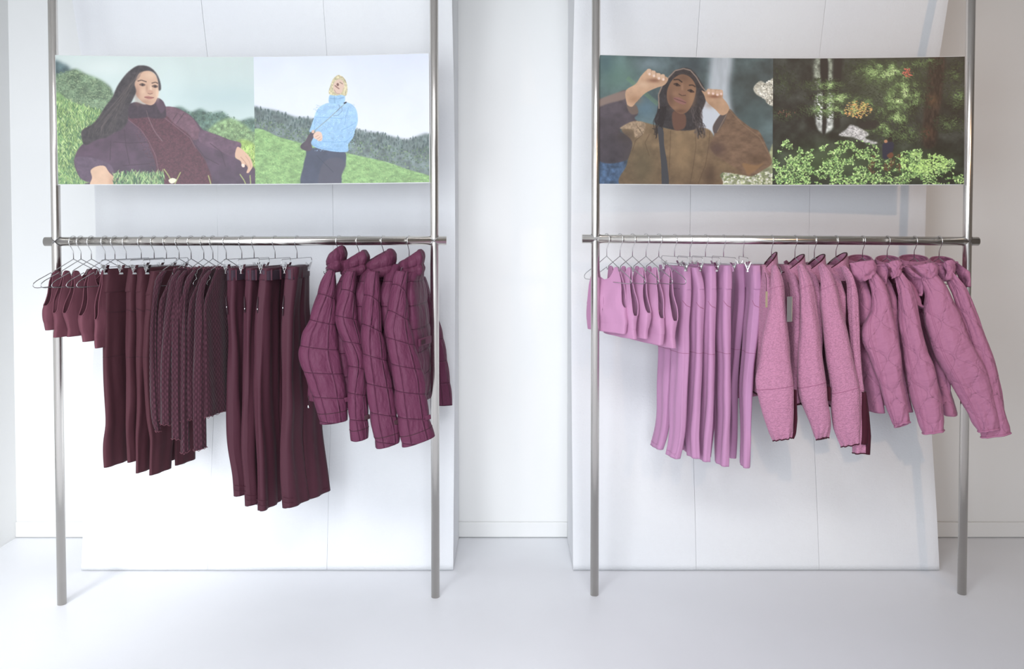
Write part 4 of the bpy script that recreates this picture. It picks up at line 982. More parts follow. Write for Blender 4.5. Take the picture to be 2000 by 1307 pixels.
# ================================================================ printed banners
class Paint:
    """a small brush kit; coordinates are given in the 4.667x grid of each picture"""
    def __init__(s, x0, y0, x1, y1, ox, k=2.0, seed=1):
        s.k = k / 4.667; s.ox = (ox - x0) * 4.667; s.oy = (90 - y0) * 4.667
        s.w = int((x1 - x0) * k); s.h = int((y1 - y0) * k)
        s.a = np.zeros((s.h, s.w, 3)); s.rs = np.random.RandomState(seed)
        s.Y, s.X = np.mgrid[0:s.h, 0:s.w].astype(float)
        s.gx = s.X / s.k - s.ox; s.gy = s.Y / s.k - s.oy      # grid coordinates
    def pt(s, p): return ((p[0] + s.ox) * s.k, (p[1] + s.oy) * s.k)
    def spline(s, pts, n=8):
        p = np.array(pts, float); m = len(p); o = []
        for i in range(m):
            p0, p1, p2, p3 = p[i - 1], p[i], p[(i + 1) % m], p[(i + 2) % m]
            for j in range(n):
                t = j / n; o.append(.5 * (2 * p1 + (p2 - p0) * t + (2 * p0 - 5 * p1 + 4 * p2 - p3) * t * t + (3 * p1 - p0 - 3 * p2 + p3) * t ** 3))
        return np.array(o)
    def mask(s, pts, soft=1.5, curve=True):
        q = s.spline(pts) if curve else np.array(pts, float)
        q = np.array([s.pt(a) for a in q])
        pad = int(soft * 3 + 3)
        x0 = max(0, int(q[:, 0].min()) - pad); x1 = min(s.w, int(q[:, 0].max()) + pad); y0 = max(0, int(q[:, 1].min()) - pad); y1 = min(s.h, int(q[:, 1].max()) + pad)
        if x1 <= x0 or y1 <= y0: return None
        X, Y = s.X[y0:y1, x0:x1], s.Y[y0:y1, x0:x1]; ins = np.zeros(X.shape, bool); m = len(q)
        for i in range(m):
            ax, ay = q[i]; bx, by = q[(i + 1) % m]
            if ay == by: continue
            c = ((ay > Y) != (by > Y)) & (X < (bx - ax) * (Y - ay) / (by - ay) + ax); ins ^= c
        M_ = ins.astype(float); r = max(1, int(round(soft)))
        for _ in range(2):
            for ax_ in (0, 1):
                P = np.pad(M_, [(r, r) if a == ax_ else (0, 0) for a in (0, 1)], mode='edge'); cs = np.cumsum(np.insert(P, 0, 0, axis=ax_), axis=ax_)
                n = M_.shape[ax_]; hi = np.take(cs, range(2 * r + 1, 2 * r + 1 + n), axis=ax_); lo = np.take(cs, range(0, n), axis=ax_); M_ = (hi - lo) / (2 * r + 1)
        return (y0, y1, x0, x1, M_)
    def fill(s, pts, col, soft=1.0, alpha=1., noise=0, ns=30, col2=None, ax='y', curve=True, stretch=1.):
        r = s.mask(pts, soft, curve)
        if r is None: return
        y0, y1, x0, x1, m = r; c = np.array(col, float)[None, None] / 255 + np.zeros(m.shape + (3,))
        if col2 is not None:
            g = (s.gy if ax == 'y' else s.gx)[y0:y1, x0:x1]; g = np.clip((g - g.min()) / (g.max() - g.min() + 1e-9), 0, 1)[..., None]
            c = c * (1 - g) + np.array(col2, float) / 255 * g
        if noise: c = c * (1 + noise * 2 * (fbm(s.gx[y0:y1, x0:x1] / ns, s.gy[y0:y1, x0:x1] / ns / stretch, int(pts[0][0]) % 50, 4) - .5))[..., None]
        m = (m * alpha)[..., None]; s.a[y0:y1, x0:x1] = s.a[y0:y1, x0:x1] * (1 - m) + c * m
    def blob(s, x, y, rx, ry, col, alpha=.5):
        m = alpha * np.exp(-(((s.gx - x) / rx) ** 2 + ((s.gy - y) / ry) ** 2)); m = m[..., None]
        s.a = s.a * (1 - m) + np.array(col, float) / 255 * m
    def line(s, pts, wd, col, alpha=1.):
        p = np.array(pts, float); wd = wd * .5
        for i in range(len(p) - 1):
            d = p[i + 1] - p[i]; L = np.hypot(*d) + 1e-6; n = np.array([-d[1], d[0]]) / L * wd
            s.fill([p[i] + n, p[i + 1] + n, p[i + 1] - n, p[i] - n], col, .6, alpha, curve=False)
    def dabs(s, n, box, cols, length=(8, 20), width=3, ang=(-100, -80), test=None, alpha=.85):
        """many short strokes: grass blades or leaves"""
        cols = np.array(cols, float) / 255; rs = s.rs
        for _ in range(n):
            x = rs.uniform(box[0], box[2]); y = rs.uniform(box[1], box[3])
            if test is not None and not test(x, y): continue
            L = rs.uniform(*length) * s.k; th = R(rs.uniform(*ang)); px, py = s.pt((x, y)); w = max(.6, width * s.k * rs.uniform(.6, 1.3))
            c = cols[rs.randint(len(cols))] * rs.uniform(.8, 1.15); r = int(L + 2)
            xa, xb = max(0, int(px) - r), min(s.w, int(px) + r + 1); ya, yb = max(0, int(py) - r), min(s.h, int(py) + r + 1)
            if xb <= xa or yb <= ya: continue
            X = s.X[ya:yb, xa:xb] - px; Y = s.Y[ya:yb, xa:xb] - py
            u = (X * math.cos(th) + Y * math.sin(th)) / L; v = (-X * math.sin(th) + Y * math.cos(th)) / w
            m = np.clip(1.4 - (np.abs(u * 2 - .5 * 0) ** 2 + v * v), 0, 1)[..., None] * alpha
            s.a[ya:yb, xa:xb] = s.a[ya:yb, xa:xb] * (1 - m) + c * m
def poly_y(pts):
    p = np.array(pts, float); return lambda x: float(np.interp(x, p[:, 0], p[:, 1]))

def picture_reclining():
    p = Paint(108, 107, 483, 361, 90, 2.4, 3)
    p.fill([(0, 0), (1900, 0), (1900, 1300), (0, 1300)], (203, 214, 209), 1, col2=(190, 208, 205), curve=False, noise=.05, ns=500)
    p.blob(1600, 450, 500, 130, (175, 195, 196), .5); p.blob(500, 180, 300, 80, (222, 228, 222), .5)
    p.fill([(60, 140), (140, 150), (200, 190), (230, 260), (300, 330), (60, 420)], (84, 104, 106), 9, noise=.35, ns=60)
    top = poly_y([(60, 230), (250, 200), (330, 240), (450, 290), (520, 340), (600, 420)])
    p.fill([(60, 300), (150, 240), (250, 200), (330, 240), (450, 290), (520, 340), (560, 400), (600, 600), (60, 560)], (112, 132, 104), 6, noise=.45, ns=45)
    p.dabs(1500, (80, 200, 560, 560), [(85, 108, 82), (135, 155, 118), (104, 126, 96), (150, 168, 130)], (8, 18), 7, (-180, 180), lambda x, y: y > top(x) + 10, .5)
    gt = poly_y([(80, 480), (200, 500), (330, 545), (460, 580), (600, 640)])
    p.fill([(60, 470), (200, 500), (330, 545), (460, 580), (600, 700), (600, 1300), (60, 1300)], (122, 152, 98), 3, noise=.4, ns=60)
    p.dabs(2600, (80, 480, 620, 1280), [(150, 178, 106), (176, 198, 128), (92, 128, 84), (78, 112, 84), (196, 212, 150)], (18, 50), 4, (-130, -50), lambda x, y: y > gt(x) - 12, .7)
    rt_ = poly_y([(1100, 560), (1180, 550), (1350, 570), (1540, 560), (1700, 640), (1840, 660)])
    p.fill([(1080, 600), (1150, 540), (1250, 590), (1340, 560), (1420, 600), (1540, 590), (1650, 680), (1840, 660), (1840, 940), (1080, 900)], (92, 116, 104), 7, noise=.5, ns=40)
    p.dabs(900, (1100, 550, 1840, 900), [(70, 92, 84), (110, 135, 112), (88, 112, 92)], (8, 22), 7, (-110, -70), lambda x, y: y > rt_(x) + 25, .5)
    p.fill([(1400, 780), (1480, 690), (1590, 645), (1700, 680), (1800, 760), (1840, 900), (1500, 900)], (128, 154, 110), 6, noise=.4, ns=30)
    p.dabs(500, (1400, 660, 1840, 900), [(140, 166, 112), (104, 134, 92), (160, 184, 130)], (6, 14), 7, (-180, 180), lambda x, y: y > 660 + abs(x - 1600) * .5, .5)
    p.fill([(1650, 880), (1850, 920), (1850, 1300), (1650, 1300)], (150, 176, 96), 5, noise=.4, ns=40)
    p.dabs(350, (1680, 900, 1850, 1270), [(170, 196, 104), (120, 150, 80), (190, 206, 130)], (15, 40), 4, (-120, -60))
    jk = [(330, 870), (260, 940), (225, 1030), (230, 1110), (280, 1210), (370, 1235), (390, 1290), (1860, 1290), (1850, 1150), (1760, 1060), (1700, 1040), (1650, 1010), (1690, 950), (1700, 880), (1600, 850), (1480, 800), (1370, 765), (1300, 680), (1230, 610), (1120, 550), (1030, 540), (1000, 490), (950, 465), (850, 520), (720, 540), (600, 700)]
    p.fill(jk, (92, 66, 80), 1.5, noise=.22, ns=90, col2=(78, 60, 76))
    p.fill([(1030, 545), (1120, 555), (1230, 615), (1290, 680), (1340, 800), (1270, 850), (1150, 760), (1040, 640)], (112, 80, 92), 2, noise=.2, ns=30)
    p.fill([(1340, 760), (1480, 805), (1600, 852), (1700, 882), (1690, 950), (1640, 1010), (1500, 950), (1330, 870)], (104, 78, 94), 2, noise=.2, ns=40)
    p.fill([(690, 650), (760, 640), (870, 620), (1020, 620), (1100, 700), (1230, 800), (1280, 900), (1390, 1080), (1400, 1290), (960, 1290), (930, 1080), (860, 860), (780, 740)], (88, 50, 60), 2, noise=.22, ns=14)
    p.dabs(1500, (760, 640, 1380, 1250), [(100, 60, 70), (72, 40, 50), (112, 70, 78)], (5, 10), 5, (-180, 180), lambda x, y: x > 700 + (y - 640) * .38 and x < 1040 + (y - 640) * .62, .5)
    for a in ([(690, 660), (800, 750), (870, 860), (930, 1000), (960, 1180)], [(1010, 640), (1120, 730), (1240, 830), (1290, 930)], [(870, 640), (920, 760), (990, 860)]):
        p.line(a, 7, (122, 92, 102), .8)
    for a in ([(560, 870), (700, 880), (860, 870)], [(660, 760), (670, 900), (700, 1080)], [(640, 1090), (760, 1080), (880, 1070)], [(1130, 600), (1090, 660)], [(1190, 600), (1120, 700)], [(1420, 880), (1520, 960), (1560, 1100)], [(1290, 900), (1370, 1010), (1500, 1080)], [(540, 860), (530, 1040)]):
        p.line(a, 6, (58, 40, 50), .7)
    p.fill([(225, 1030), (330, 1010), (450, 1040), (540, 1090), (560, 1180), (490, 1110), (400, 1100), (370, 1150), (380, 1240), (280, 1210)], (96, 78, 94), 2, noise=.15, ns=30)
    p.fill([(690, 540), (760, 500), (850, 525), (930, 515), (950, 462), (1000, 490), (1025, 560), (1020, 640), (930, 650), (860, 640), (760, 650), (700, 640)], (62, 46, 56), 2, noise=.2, ns=20)
    p.fill([(940, 465), (1000, 490), (1020, 560), (985, 600), (950, 540)], (84, 62, 76), 2)
    p.line([(855, 575), (870, 640), (900, 720), (940, 800), (995, 865)], 5, (130, 105, 105), .7)
    # face
    p.fill([(752, 350), (765, 280), (800, 225), (870, 205), (930, 235), (962, 300), (968, 380), (958, 440), (935, 500), (900, 527), (850, 515), (800, 480), (768, 430)], (206, 168, 142), 1.2)
    p.blob(775, 420, 28, 80, (150, 108, 90), .6); p.blob(840, 500, 60, 26, (158, 116, 96), .55); p.blob(900, 250, 50, 30, (226, 194, 166), .6); p.blob(955, 420, 16, 60, (232, 200, 172), .7)
    p.blob(830, 400, 26, 24, (222, 184, 156), .5); p.blob(862, 370, 10, 36, (160, 118, 98), .5); p.blob(898, 380, 9, 34, (236, 206, 180), .7)
    p.fill([(865, 395), (890, 385), (912, 395), (918, 414), (895, 424), (868, 416)], (196, 152, 128), 1.5); p.line([(870, 418), (890, 425), (912, 417)], 6, (108, 70, 60), .8)
    for x, y, a in ((826, 340, 1), (936, 354, -1)):
        p.fill([(x - 26, y + 2), (x, y - 12), (x + 24, y + 4), (x, y + 12)], (120, 88, 76), 1); p.blob(x, y, 9, 9, (30, 22, 22), .95); p.line([(x - 30, y - 2), (x - 4, y - 14), (x + 24, y - 2)], 5, (52, 36, 32), .9)
    p.line([(782, 306), (815, 296), (862, 312)], 9, (70, 50, 44), .85); p.line([(905, 324), (940, 314), (962, 326)], 9, (70, 50, 44), .85)
    p.fill([(838, 452), (870, 443), (892, 447), (924, 456), (900, 470), (870, 470)], (176, 116, 104), 1); p.line([(840, 455), (880, 458), (926, 458)], 4, (96, 56, 52), .9)
    # hair
    hr = [(830, 160), (770, 170), (690, 235), (620, 330), (585, 400), (560, 460), (500, 540), (440, 640), (380, 710), (300, 760), (288, 820), (320, 900), (420, 850), (500, 830), (560, 790), (640, 750), (690, 670), (700, 560), (740, 470), (768, 400), (755, 330), (775, 270), (810, 225), (880, 208), (935, 235), (962, 300), (968, 390), (988, 370), (975, 290), (940, 220), (890, 175)]
    p.fill(hr, (62, 54, 56), 1.6, noise=.3, ns=26)
    rs = p.rs
    for j in range(70):
        t = j / 70; x0 = 820 - 120 * t + rs.uniform(-30, 30); y0 = 190 + 190 * t
        pts = [(x0, y0), (700 - 90 * t + rs.uniform(-25, 25), 400 + 90 * t), (640 - 150 * t + rs.uniform(-25, 25), 560 + 50 * t), (600 - 240 * t + rs.uniform(-30, 30), 700 + 60 * t), (570 - 250 * t + rs.uniform(-20, 30), 800 + 30 * t)]
        p.line(pts, 3, (104, 92, 88) if j % 3 else (40, 34, 36), .35)
    # hands
    p.fill([(365, 1290), (372, 1200), (362, 1135), (410, 1098), (480, 1093), (520, 1150), (560, 1200), (588, 1290)], (214, 178, 150), 1.2, noise=.06, ns=60); p.blob(540, 1230, 30, 60, (178, 136, 112), .5)
    p.fill([(1650, 1010), (1658, 940), (1680, 915), (1740, 960), (1790, 1020), (1812, 1090), (1795, 1130), (1770, 1160), (1752, 1155), (1765, 1110), (1740, 1080), (1735, 1105), (1712, 1100), (1700, 1050)], (212, 174, 148), 1.1)
    p.line([(1700, 1010), (1735, 1050), (1765, 1100)], 5, (150, 110, 92), .7); p.line([(1745, 1000), (1780, 1050), (1795, 1110)], 4, (160, 120, 100), .6); p.fill([(1706, 1080), (1730, 1075), (1735, 1100), (1715, 1104)], (236, 212, 196), 1)
    p.dabs(700, (560, 1150, 1000, 1290), [(140, 168, 112), (96, 132, 92), (176, 196, 140), (70, 104, 76)], (30, 75), 5, (-130, -50), lambda x, y: rs.rand() < .8, .8)
    for a in ([(1000, 1120), (1040, 1180), (1075, 1250)], [(1150, 1150), (1120, 1210), (1095, 1262)], [(1400, 1180), (1425, 1270)], [(1690, 1170), (1730, 1230), (1745, 1270)], [(1785, 1180), (1790, 1262)]): p.line(a, 10, (170, 182, 110), .9)
    p.fill([(1040, 1225), (1075, 1205), (1112, 1220), (1090, 1250), (1060, 1255)], (226, 226, 196), 1)
    return p.a
def picture_blue_top():
    p = Paint(483, 107, 838, 361, 470, 2.4, 5)
    p.fill([(0, 0), (1900, 0), (1900, 1300), (0, 1300)], (216, 220, 232), 1, col2=(226, 227, 230), curve=False, noise=.03, ns=400)
    l = poly_y([(50, 540), (130, 560), (300, 590), (450, 640), (600, 650), (1000, 760), (1250, 800), (1500, 860), (1720, 830)])
    p.fill([(40, 560), (130, 555), (300, 590), (450, 640), (620, 660), (1010, 765), (1250, 805), (1500, 865), (1730, 835), (1730, 1260), (1200, 1080), (600, 920), (40, 820)], (110, 122, 120), 6, noise=.3, ns=40)
    p.dabs(2600, (60, 530, 1730, 1180), [(82, 96, 94), (98, 114, 106), (70, 84, 84)], (16, 44), 7, (-96, -84), lambda x, y: l(x) - 4 < y < l(x) + 150, .6)
    p.dabs(2600, (60, 600, 1730, 1200), [(104, 128, 96), (128, 150, 110), (88, 110, 86), (76, 98, 78)], (8, 22), 8, (-180, 180), lambda x, y: l(x) + 100 < y < l(x) + 330, .55)
    g = poly_y([(60, 780), (300, 830), (500, 885), (950, 990), (1300, 1070), (1500, 1140), (1720, 1215)])
    p.fill([(40, 770), (300, 828), (520, 890), (950, 988), (1300, 1068), (1500, 1138), (1740, 1215), (1740, 1300), (40, 1300)], (138, 172, 112), 2, noise=.22, ns=40, stretch=.5)
    p.dabs(3200, (60, 780, 1730, 1270), [(150, 184, 116), (118, 156, 98), (170, 196, 132), (104, 142, 92)], (8, 20), 4, (-160, -100), lambda x, y: y > g(x) + 4, .5)
    p.fill([(560, 940), (700, 930), (900, 960), (918, 1080), (880, 1180), (840, 1290), (505, 1290), (515, 1100), (540, 1000)], (70, 74, 92), 1.5, noise=.12, ns=60)
    p.fill([(700, 1080), (830, 1020), (918, 1080), (880, 1180), (840, 1290), (660, 1290)], (84, 80, 92), 3, .7); p.line([(640, 1000), (720, 1080), (800, 1160)], 5, (48, 50, 66), .6)
    sw = [(765, 512), (700, 535), (655, 570), (620, 650), (595, 720), (578, 782), (640, 770), (600, 850), (590, 890), (640, 930), (760, 960), (860, 972), (940, 966), (945, 900), (990, 840), (1015, 760), (1037, 690), (1030, 600), (1000, 545), (960, 520), (905, 505)]
    p.fill(sw, (164, 198, 230), 1.3, noise=.1, ns=30, col2=(142, 180, 214))
    p.dabs(900, (600, 530, 1030, 960), [(176, 208, 238), (150, 186, 220), (186, 214, 240)], (5, 10), 6, (-180, 180), lambda x, y: 620 < x < 1010, .4)
    for a in ([(640, 645), (760, 650), (900, 662)], [(950, 560), (925, 640), (912, 720)], [(630, 660), (625, 740), (610, 800)], [(700, 870), (800, 880), (920, 878), (980, 830)], [(880, 770), (960, 735), (1020, 700)], [(600, 900), (700, 935), (850, 955)]): p.line(a, 6, (112, 150, 190), .6)
    p.fill([(768, 450), (800, 436), (905, 432), (918, 470), (910, 508), (850, 524), (768, 512)], (156, 192, 222), 1.2, noise=.1, ns=20)
    for a in ([(772, 470), (840, 478), (905, 466)], [(815, 445), (822, 520)]): p.line(a, 5, (104, 140, 176), .7)
    p.fill([(850, 256), (806, 290), (780, 350), (762, 410), (775, 436), (830, 446), (880, 440), (925, 450), (942, 410), (938, 340), (912, 285), (880, 262)], (206, 194, 156), 1.3, noise=.25, ns=14)
    p.fill([(815, 330), (850, 298), (892, 306), (912, 350), (905, 395), (880, 425), (845, 434), (815, 410), (806, 370)], (216, 186, 168), 1.1)
    p.line([(858, 262), (905, 285), (928, 330)], 4, (90, 76, 60), .6); p.fill([(838, 340), (852, 330), (862, 350), (845, 358)], (120, 84, 76), 1); p.line([(868, 322), (898, 340)], 6, (96, 76, 64), .8); p.line([(822, 352), (845, 372), (864, 384)], 8, (110, 64, 60), .9)
    p.line([(815, 390), (835, 425), (870, 432)], 4, (80, 60, 50), .5); p.line([(905, 375), (890, 440)], 8, (190, 176, 140), .8)
    p.fill([(575, 800), (625, 778), (615, 830), (590, 880), (600, 930), (568, 962), (500, 938), (492, 905), (540, 860)], (82, 70, 80), 1.2, noise=.12, ns=40)
    p.line([(925, 514), (850, 580), (760, 660), (620, 772)], 5, (140, 138, 120), .9); p.line([(858, 530), (870, 560), (830, 600)], 4, (96, 110, 130), .8); p.line([(885, 545), (890, 590), (850, 630), (800, 636)], 4, (96, 110, 130), .8); p.line([(905, 520), (932, 510)], 12, (40, 38, 42), 1)
    p.fill([(612, 810), (640, 780), (680, 782), (698, 815), (694, 860), (665, 868), (640, 850), (620, 840)], (224, 192, 172), 1)
    for a in ([(630, 830), (662, 812)], [(645, 850), (680, 828)], [(664, 864), (692, 845)]): p.line(a, 4, (150, 110, 96), .7)
    p.fill([(598, 770), (620, 764), (622, 790), (600, 792)], (214, 180, 160), 1)
    return p.a
def picture_hood():
    p = Paint(1168, 107, 1519, 361, 1150, 2.4, 7)
    p.fill([(0, 0), (1900, 0), (1900, 1300), (0, 1300)], (84, 100, 102), 1, curve=False, noise=.5, ns=140)
    p.blob(250, 250, 200, 200, (104, 136, 120), .7); p.blob(560, 150, 160, 60, (140, 156, 162), .6); p.blob(150, 150, 90, 120, (70, 94, 100), .6); p.blob(520, 560, 130, 110, (92, 122, 140), .6)
    p.line([(350, 280), (480, 390), (640, 520)], 40, (112, 150, 104), .35); p.blob(950, 150, 160, 90, (56, 66, 72), .7); p.blob(1500, 330, 180, 260, (58, 70, 70), .6); p.blob(1550, 640, 200, 180, (66, 86, 88), .6)
    p.fill([(1150, 60), (1330, 60), (1310, 400), (1340, 760), (1000, 760), (1080, 480), (1120, 300)], (196, 202, 208), 14, .9, noise=.12, ns=60, stretch=5)
    p.fill([(1040, 520), (1230, 500), (1250, 740), (1010, 740)], (206, 212, 220), 8, .9)
    p.fill([(1540, 350), (1600, 290), (1660, 310), (1720, 260), (1760, 270), (1760, 500), (1690, 515), (1640, 460), (1560, 410)], (196, 192, 176), 2, noise=.3, ns=12)
    p.dabs(220, (1540, 280, 1730, 510), [(232, 228, 214), (240, 238, 226), (150, 146, 132)], (10, 24), 9, (-60, 20), lambda x, y: y < 320 + (x - 1540) * 1.0 + 40 and y > 400 - (x - 1540) * .8, .9)
    p.fill([(85, 1020), (340, 1030), (345, 1280), (60, 1280)], (70, 92, 120), 3, noise=.45, ns=40)
    p.fill([(1180, 1280), (1230, 1170), (1300, 1150), (1500, 1180), (1620, 1130), (1740, 860), (1760, 1280)], (158, 164, 128), 3, noise=.35, ns=40)
    p.dabs(260, (1190, 1140, 1730, 1270), [(222, 222, 206), (204, 206, 170), (120, 132, 92), (236, 234, 224)], (12, 26), 11, (-180, 180), None, .8)
    p.fill([(60, 500), (120, 480), (230, 440), (335, 395), (345, 500), (380, 580), (452, 610), (420, 650), (440, 690), (320, 740), (290, 780), (400, 860), (350, 1040), (60, 1020)], (92, 82, 88), 2, noise=.2, ns=70, col2=(66, 60, 66))
    p.fill([(60, 500), (335, 397), (342, 470), (180, 520), (60, 560)], (142, 122, 112), 3, .9); p.fill([(350, 520), (430, 530), (455, 600), (400, 620), (360, 580)], (112, 96, 88), 2)
    p.fill([(330, 1290), (350, 1080), (400, 880), (300, 770), (360, 700), (450, 680), (600, 710), (760, 745), (1000, 730), (1130, 755), (1200, 880), (1320, 1000), (1500, 1170), (1290, 1150), (1230, 1170), (1180, 1290)], (134, 112, 86), 1.5, noise=.2, ns=60, col2=(112, 92, 70))
    p.blob(500, 1100, 130, 220, (92, 84, 64), .6); p.blob(870, 950, 110, 200, (152, 126, 94), .6); p.blob(1130, 1180, 70, 120, (72, 54, 44), .6); p.blob(330, 820, 80, 60, (64, 56, 52), .6)
    p.fill([(285, 750), (360, 700), (440, 680), (520, 700), (500, 800), (430, 830), (400, 760)], (158, 136, 112), 2, noise=.3, ns=16)
    for a in ([(440, 720), (500, 800), (430, 860), (400, 960)], [(1130, 760), (1120, 900), (1090, 1080), (1010, 1290)], [(990, 760), (1000, 900), (980, 1060), (940, 1290)], [(560, 800), (520, 880), (560, 1000)], [(760, 760), (755, 960), (740, 1270)]): p.line(a, 6, (84, 66, 50), .6)
    p.fill([(1310, 552), (1400, 640), (1520, 730), (1590, 760), (1650, 870), (1712, 1050), (1640, 1120), (1500, 1185), (1350, 1090), (1200, 1000), (1130, 900), (1170, 800), (1160, 720), (1230, 610)], (118, 94, 76), 1.5, noise=.2, ns=50, stretch=.6)
    p.fill([(1160, 720), (1230, 610), (1290, 600), (1250, 700), (1180, 785)], (86, 78, 78), 1.5); p.blob(1200, 930, 70, 60, (78, 60, 58), .7); p.blob(1580, 1020, 90, 50, (84, 64, 48), .6); p.line([(1310, 560), (1440, 700), (1600, 820), (1700, 1000)], 8, (150, 124, 100), .5); p.line([(1290, 600), (1200, 770)], 8, (152, 130, 110), .7)
    p.fill([(1440, 1060), (1560, 1080), (1640, 1060), (1500, 1170), (1460, 1120)], (146, 112, 78), 3, .8)
    hood = [(735, 285), (790, 210), (880, 176), (950, 190), (1010, 250), (1070, 350), (1090, 420), (1085, 500), (1050, 590), (1035, 700), (1000, 745), (900, 760), (760, 750), (620, 700), (610, 650), (640, 560), (648, 430), (690, 320)]
    p.fill(hood, (52, 50, 54), 1.5, noise=.25, ns=24)
    p.fill([(780, 590), (890, 605), (905, 700), (870, 750), (790, 745)], (104, 74, 62), 2)
    p.fill([(722, 440), (735, 360), (780, 285), (850, 240), (920, 250), (975, 300), (998, 370), (985, 450), (950, 540), (900, 595), (840, 603), (780, 560), (738, 510)], (136, 102, 80), 1.4)
    p.blob(960, 450, 36, 90, (172, 134, 102), .6); p.blob(880, 270, 60, 40, (96, 72, 60), .5); p.blob(760, 460, 34, 80, (92, 66, 56), .5); p.blob(800, 420, 40, 30, (160, 122, 98), .5); p.blob(868, 370, 12, 50, (170, 132, 108), .6); p.blob(850, 580, 60, 20, (90, 62, 50), .6); p.blob(800, 550, 34, 24, (156, 118, 94), .4)
    p.fill([(832, 400), (860, 385), (895, 395), (908, 425), (880, 440), (845, 425)], (140, 104, 84), 1.5); p.line([(835, 420), (865, 436), (902, 432)], 7, (64, 44, 38), .8)
    for x, y in ((818, 336), (950, 392)):
        p.fill([(x - 32, y - 6), (x, y - 14), (x + 30, y + 10), (x - 2, y + 14)], (84, 62, 54), 1); p.blob(x, y, 9, 9, (18, 14, 16), .95); p.line([(x - 34, y - 6), (x, y - 15), (x + 32, y + 10)], 5, (30, 22, 22), .9)
    p.line([(785, 290), (830, 285), (868, 312)], 11, (44, 32, 30), .9); p.line([(930, 338), (965, 335), (992, 352)], 10, (44, 32, 30), .9)
    p.fill([(785, 458), (830, 452), (870, 470), (908, 500), (885, 518), (840, 508), (800, 485)], (146, 102, 96), 1.1); p.line([(788, 462), (840, 480), (905, 502)], 5, (70, 44, 44), .85)
    rs = p.rs
    for j in range(46):
        s_ = -1 if j % 2 else 1; x0 = 700 + rs.uniform(-60, 20) if s_ < 0 else 980 + rs.uniform(-30, 60)
        pts = [(x0, 540)] + [(x0 + s_ * 8 * k + 16 * math.sin(k * 1.7 + j), 540 + k * rs.uniform(34, 50)) for k in range(1, 7)]
        p.line(pts, 6, (34, 32, 36) if j % 4 else (92, 84, 84), .75)
    p.line([(650, 560), (645, 430), (690, 320), (740, 268), (800, 205), (880, 184), (945, 200), (1000, 260), (1050, 345), (1090, 392)], 12, (158, 138, 124), .85)
    p.line([(740, 285), (810, 222), (880, 200), (940, 218), (1040, 360)], 6, (70, 58, 54), .7)
    p.fill([(345, 510), (338, 400), (430, 335), (480, 260), (540, 200), (580, 205), (640, 235), (700, 255), (735, 285), (700, 340), (620, 370), (520, 420), (440, 500), (400, 545), (365, 540)], (202, 164, 134), 1.3, noise=.07, ns=50)
    p.blob(420, 480, 60, 40, (150, 112, 84), .6); p.blob(600, 300, 60, 20, (120, 78, 60), .7); p.blob(500, 340, 60, 30, (222, 190, 162), .5)
    for x, y in ((556, 225), (598, 240), (645, 262), (686, 272)): p.fill([(x - 20, y - 26), (x + 14, y - 28), (x + 22, y + 16), (x, y + 30), (x - 18, y + 14)], (214, 180, 152), 1.2); p.fill([(x - 6, y + 10), (x + 10, y + 6), (x + 12, y + 24), (x - 2, y + 28)], (238, 212, 198), 1); p.line([(x + 20, y - 20), (x + 22, y + 18)], 4, (120, 80, 62), .7)
    p.fill([(1050, 385), (1085, 395), (1110, 370), (1160, 372), (1240, 380), (1252, 430), (1250, 450), (1290, 500), (1312, 550), (1285, 600), (1235, 612), (1180, 560), (1100, 490), (1075, 430)], (190, 154, 124), 1.3, noise=.07, ns=50)
    p.blob(1170, 440, 60, 16, (124, 76, 58), .7); p.blob(1130, 520, 50, 30, (150, 114, 88), .5)
    for x, y in ((1118, 398), (1158, 402), (1200, 412), (1235, 404)): p.fill([(x - 14, y - 24), (x + 12, y - 24), (x + 16, y + 16), (x - 10, y + 18)], (208, 172, 146), 1.2); p.fill([(x - 8, y + 2), (x + 8, y + 2), (x + 8, y + 18), (x - 8, y + 18)], (236, 206, 196), 1)
    p.fill([(640, 735), (690, 760), (700, 900), (730, 1080), (745, 1290), (685, 1290), (672, 1080), (655, 900)], (64, 66, 72), 1.3)
    return p.a
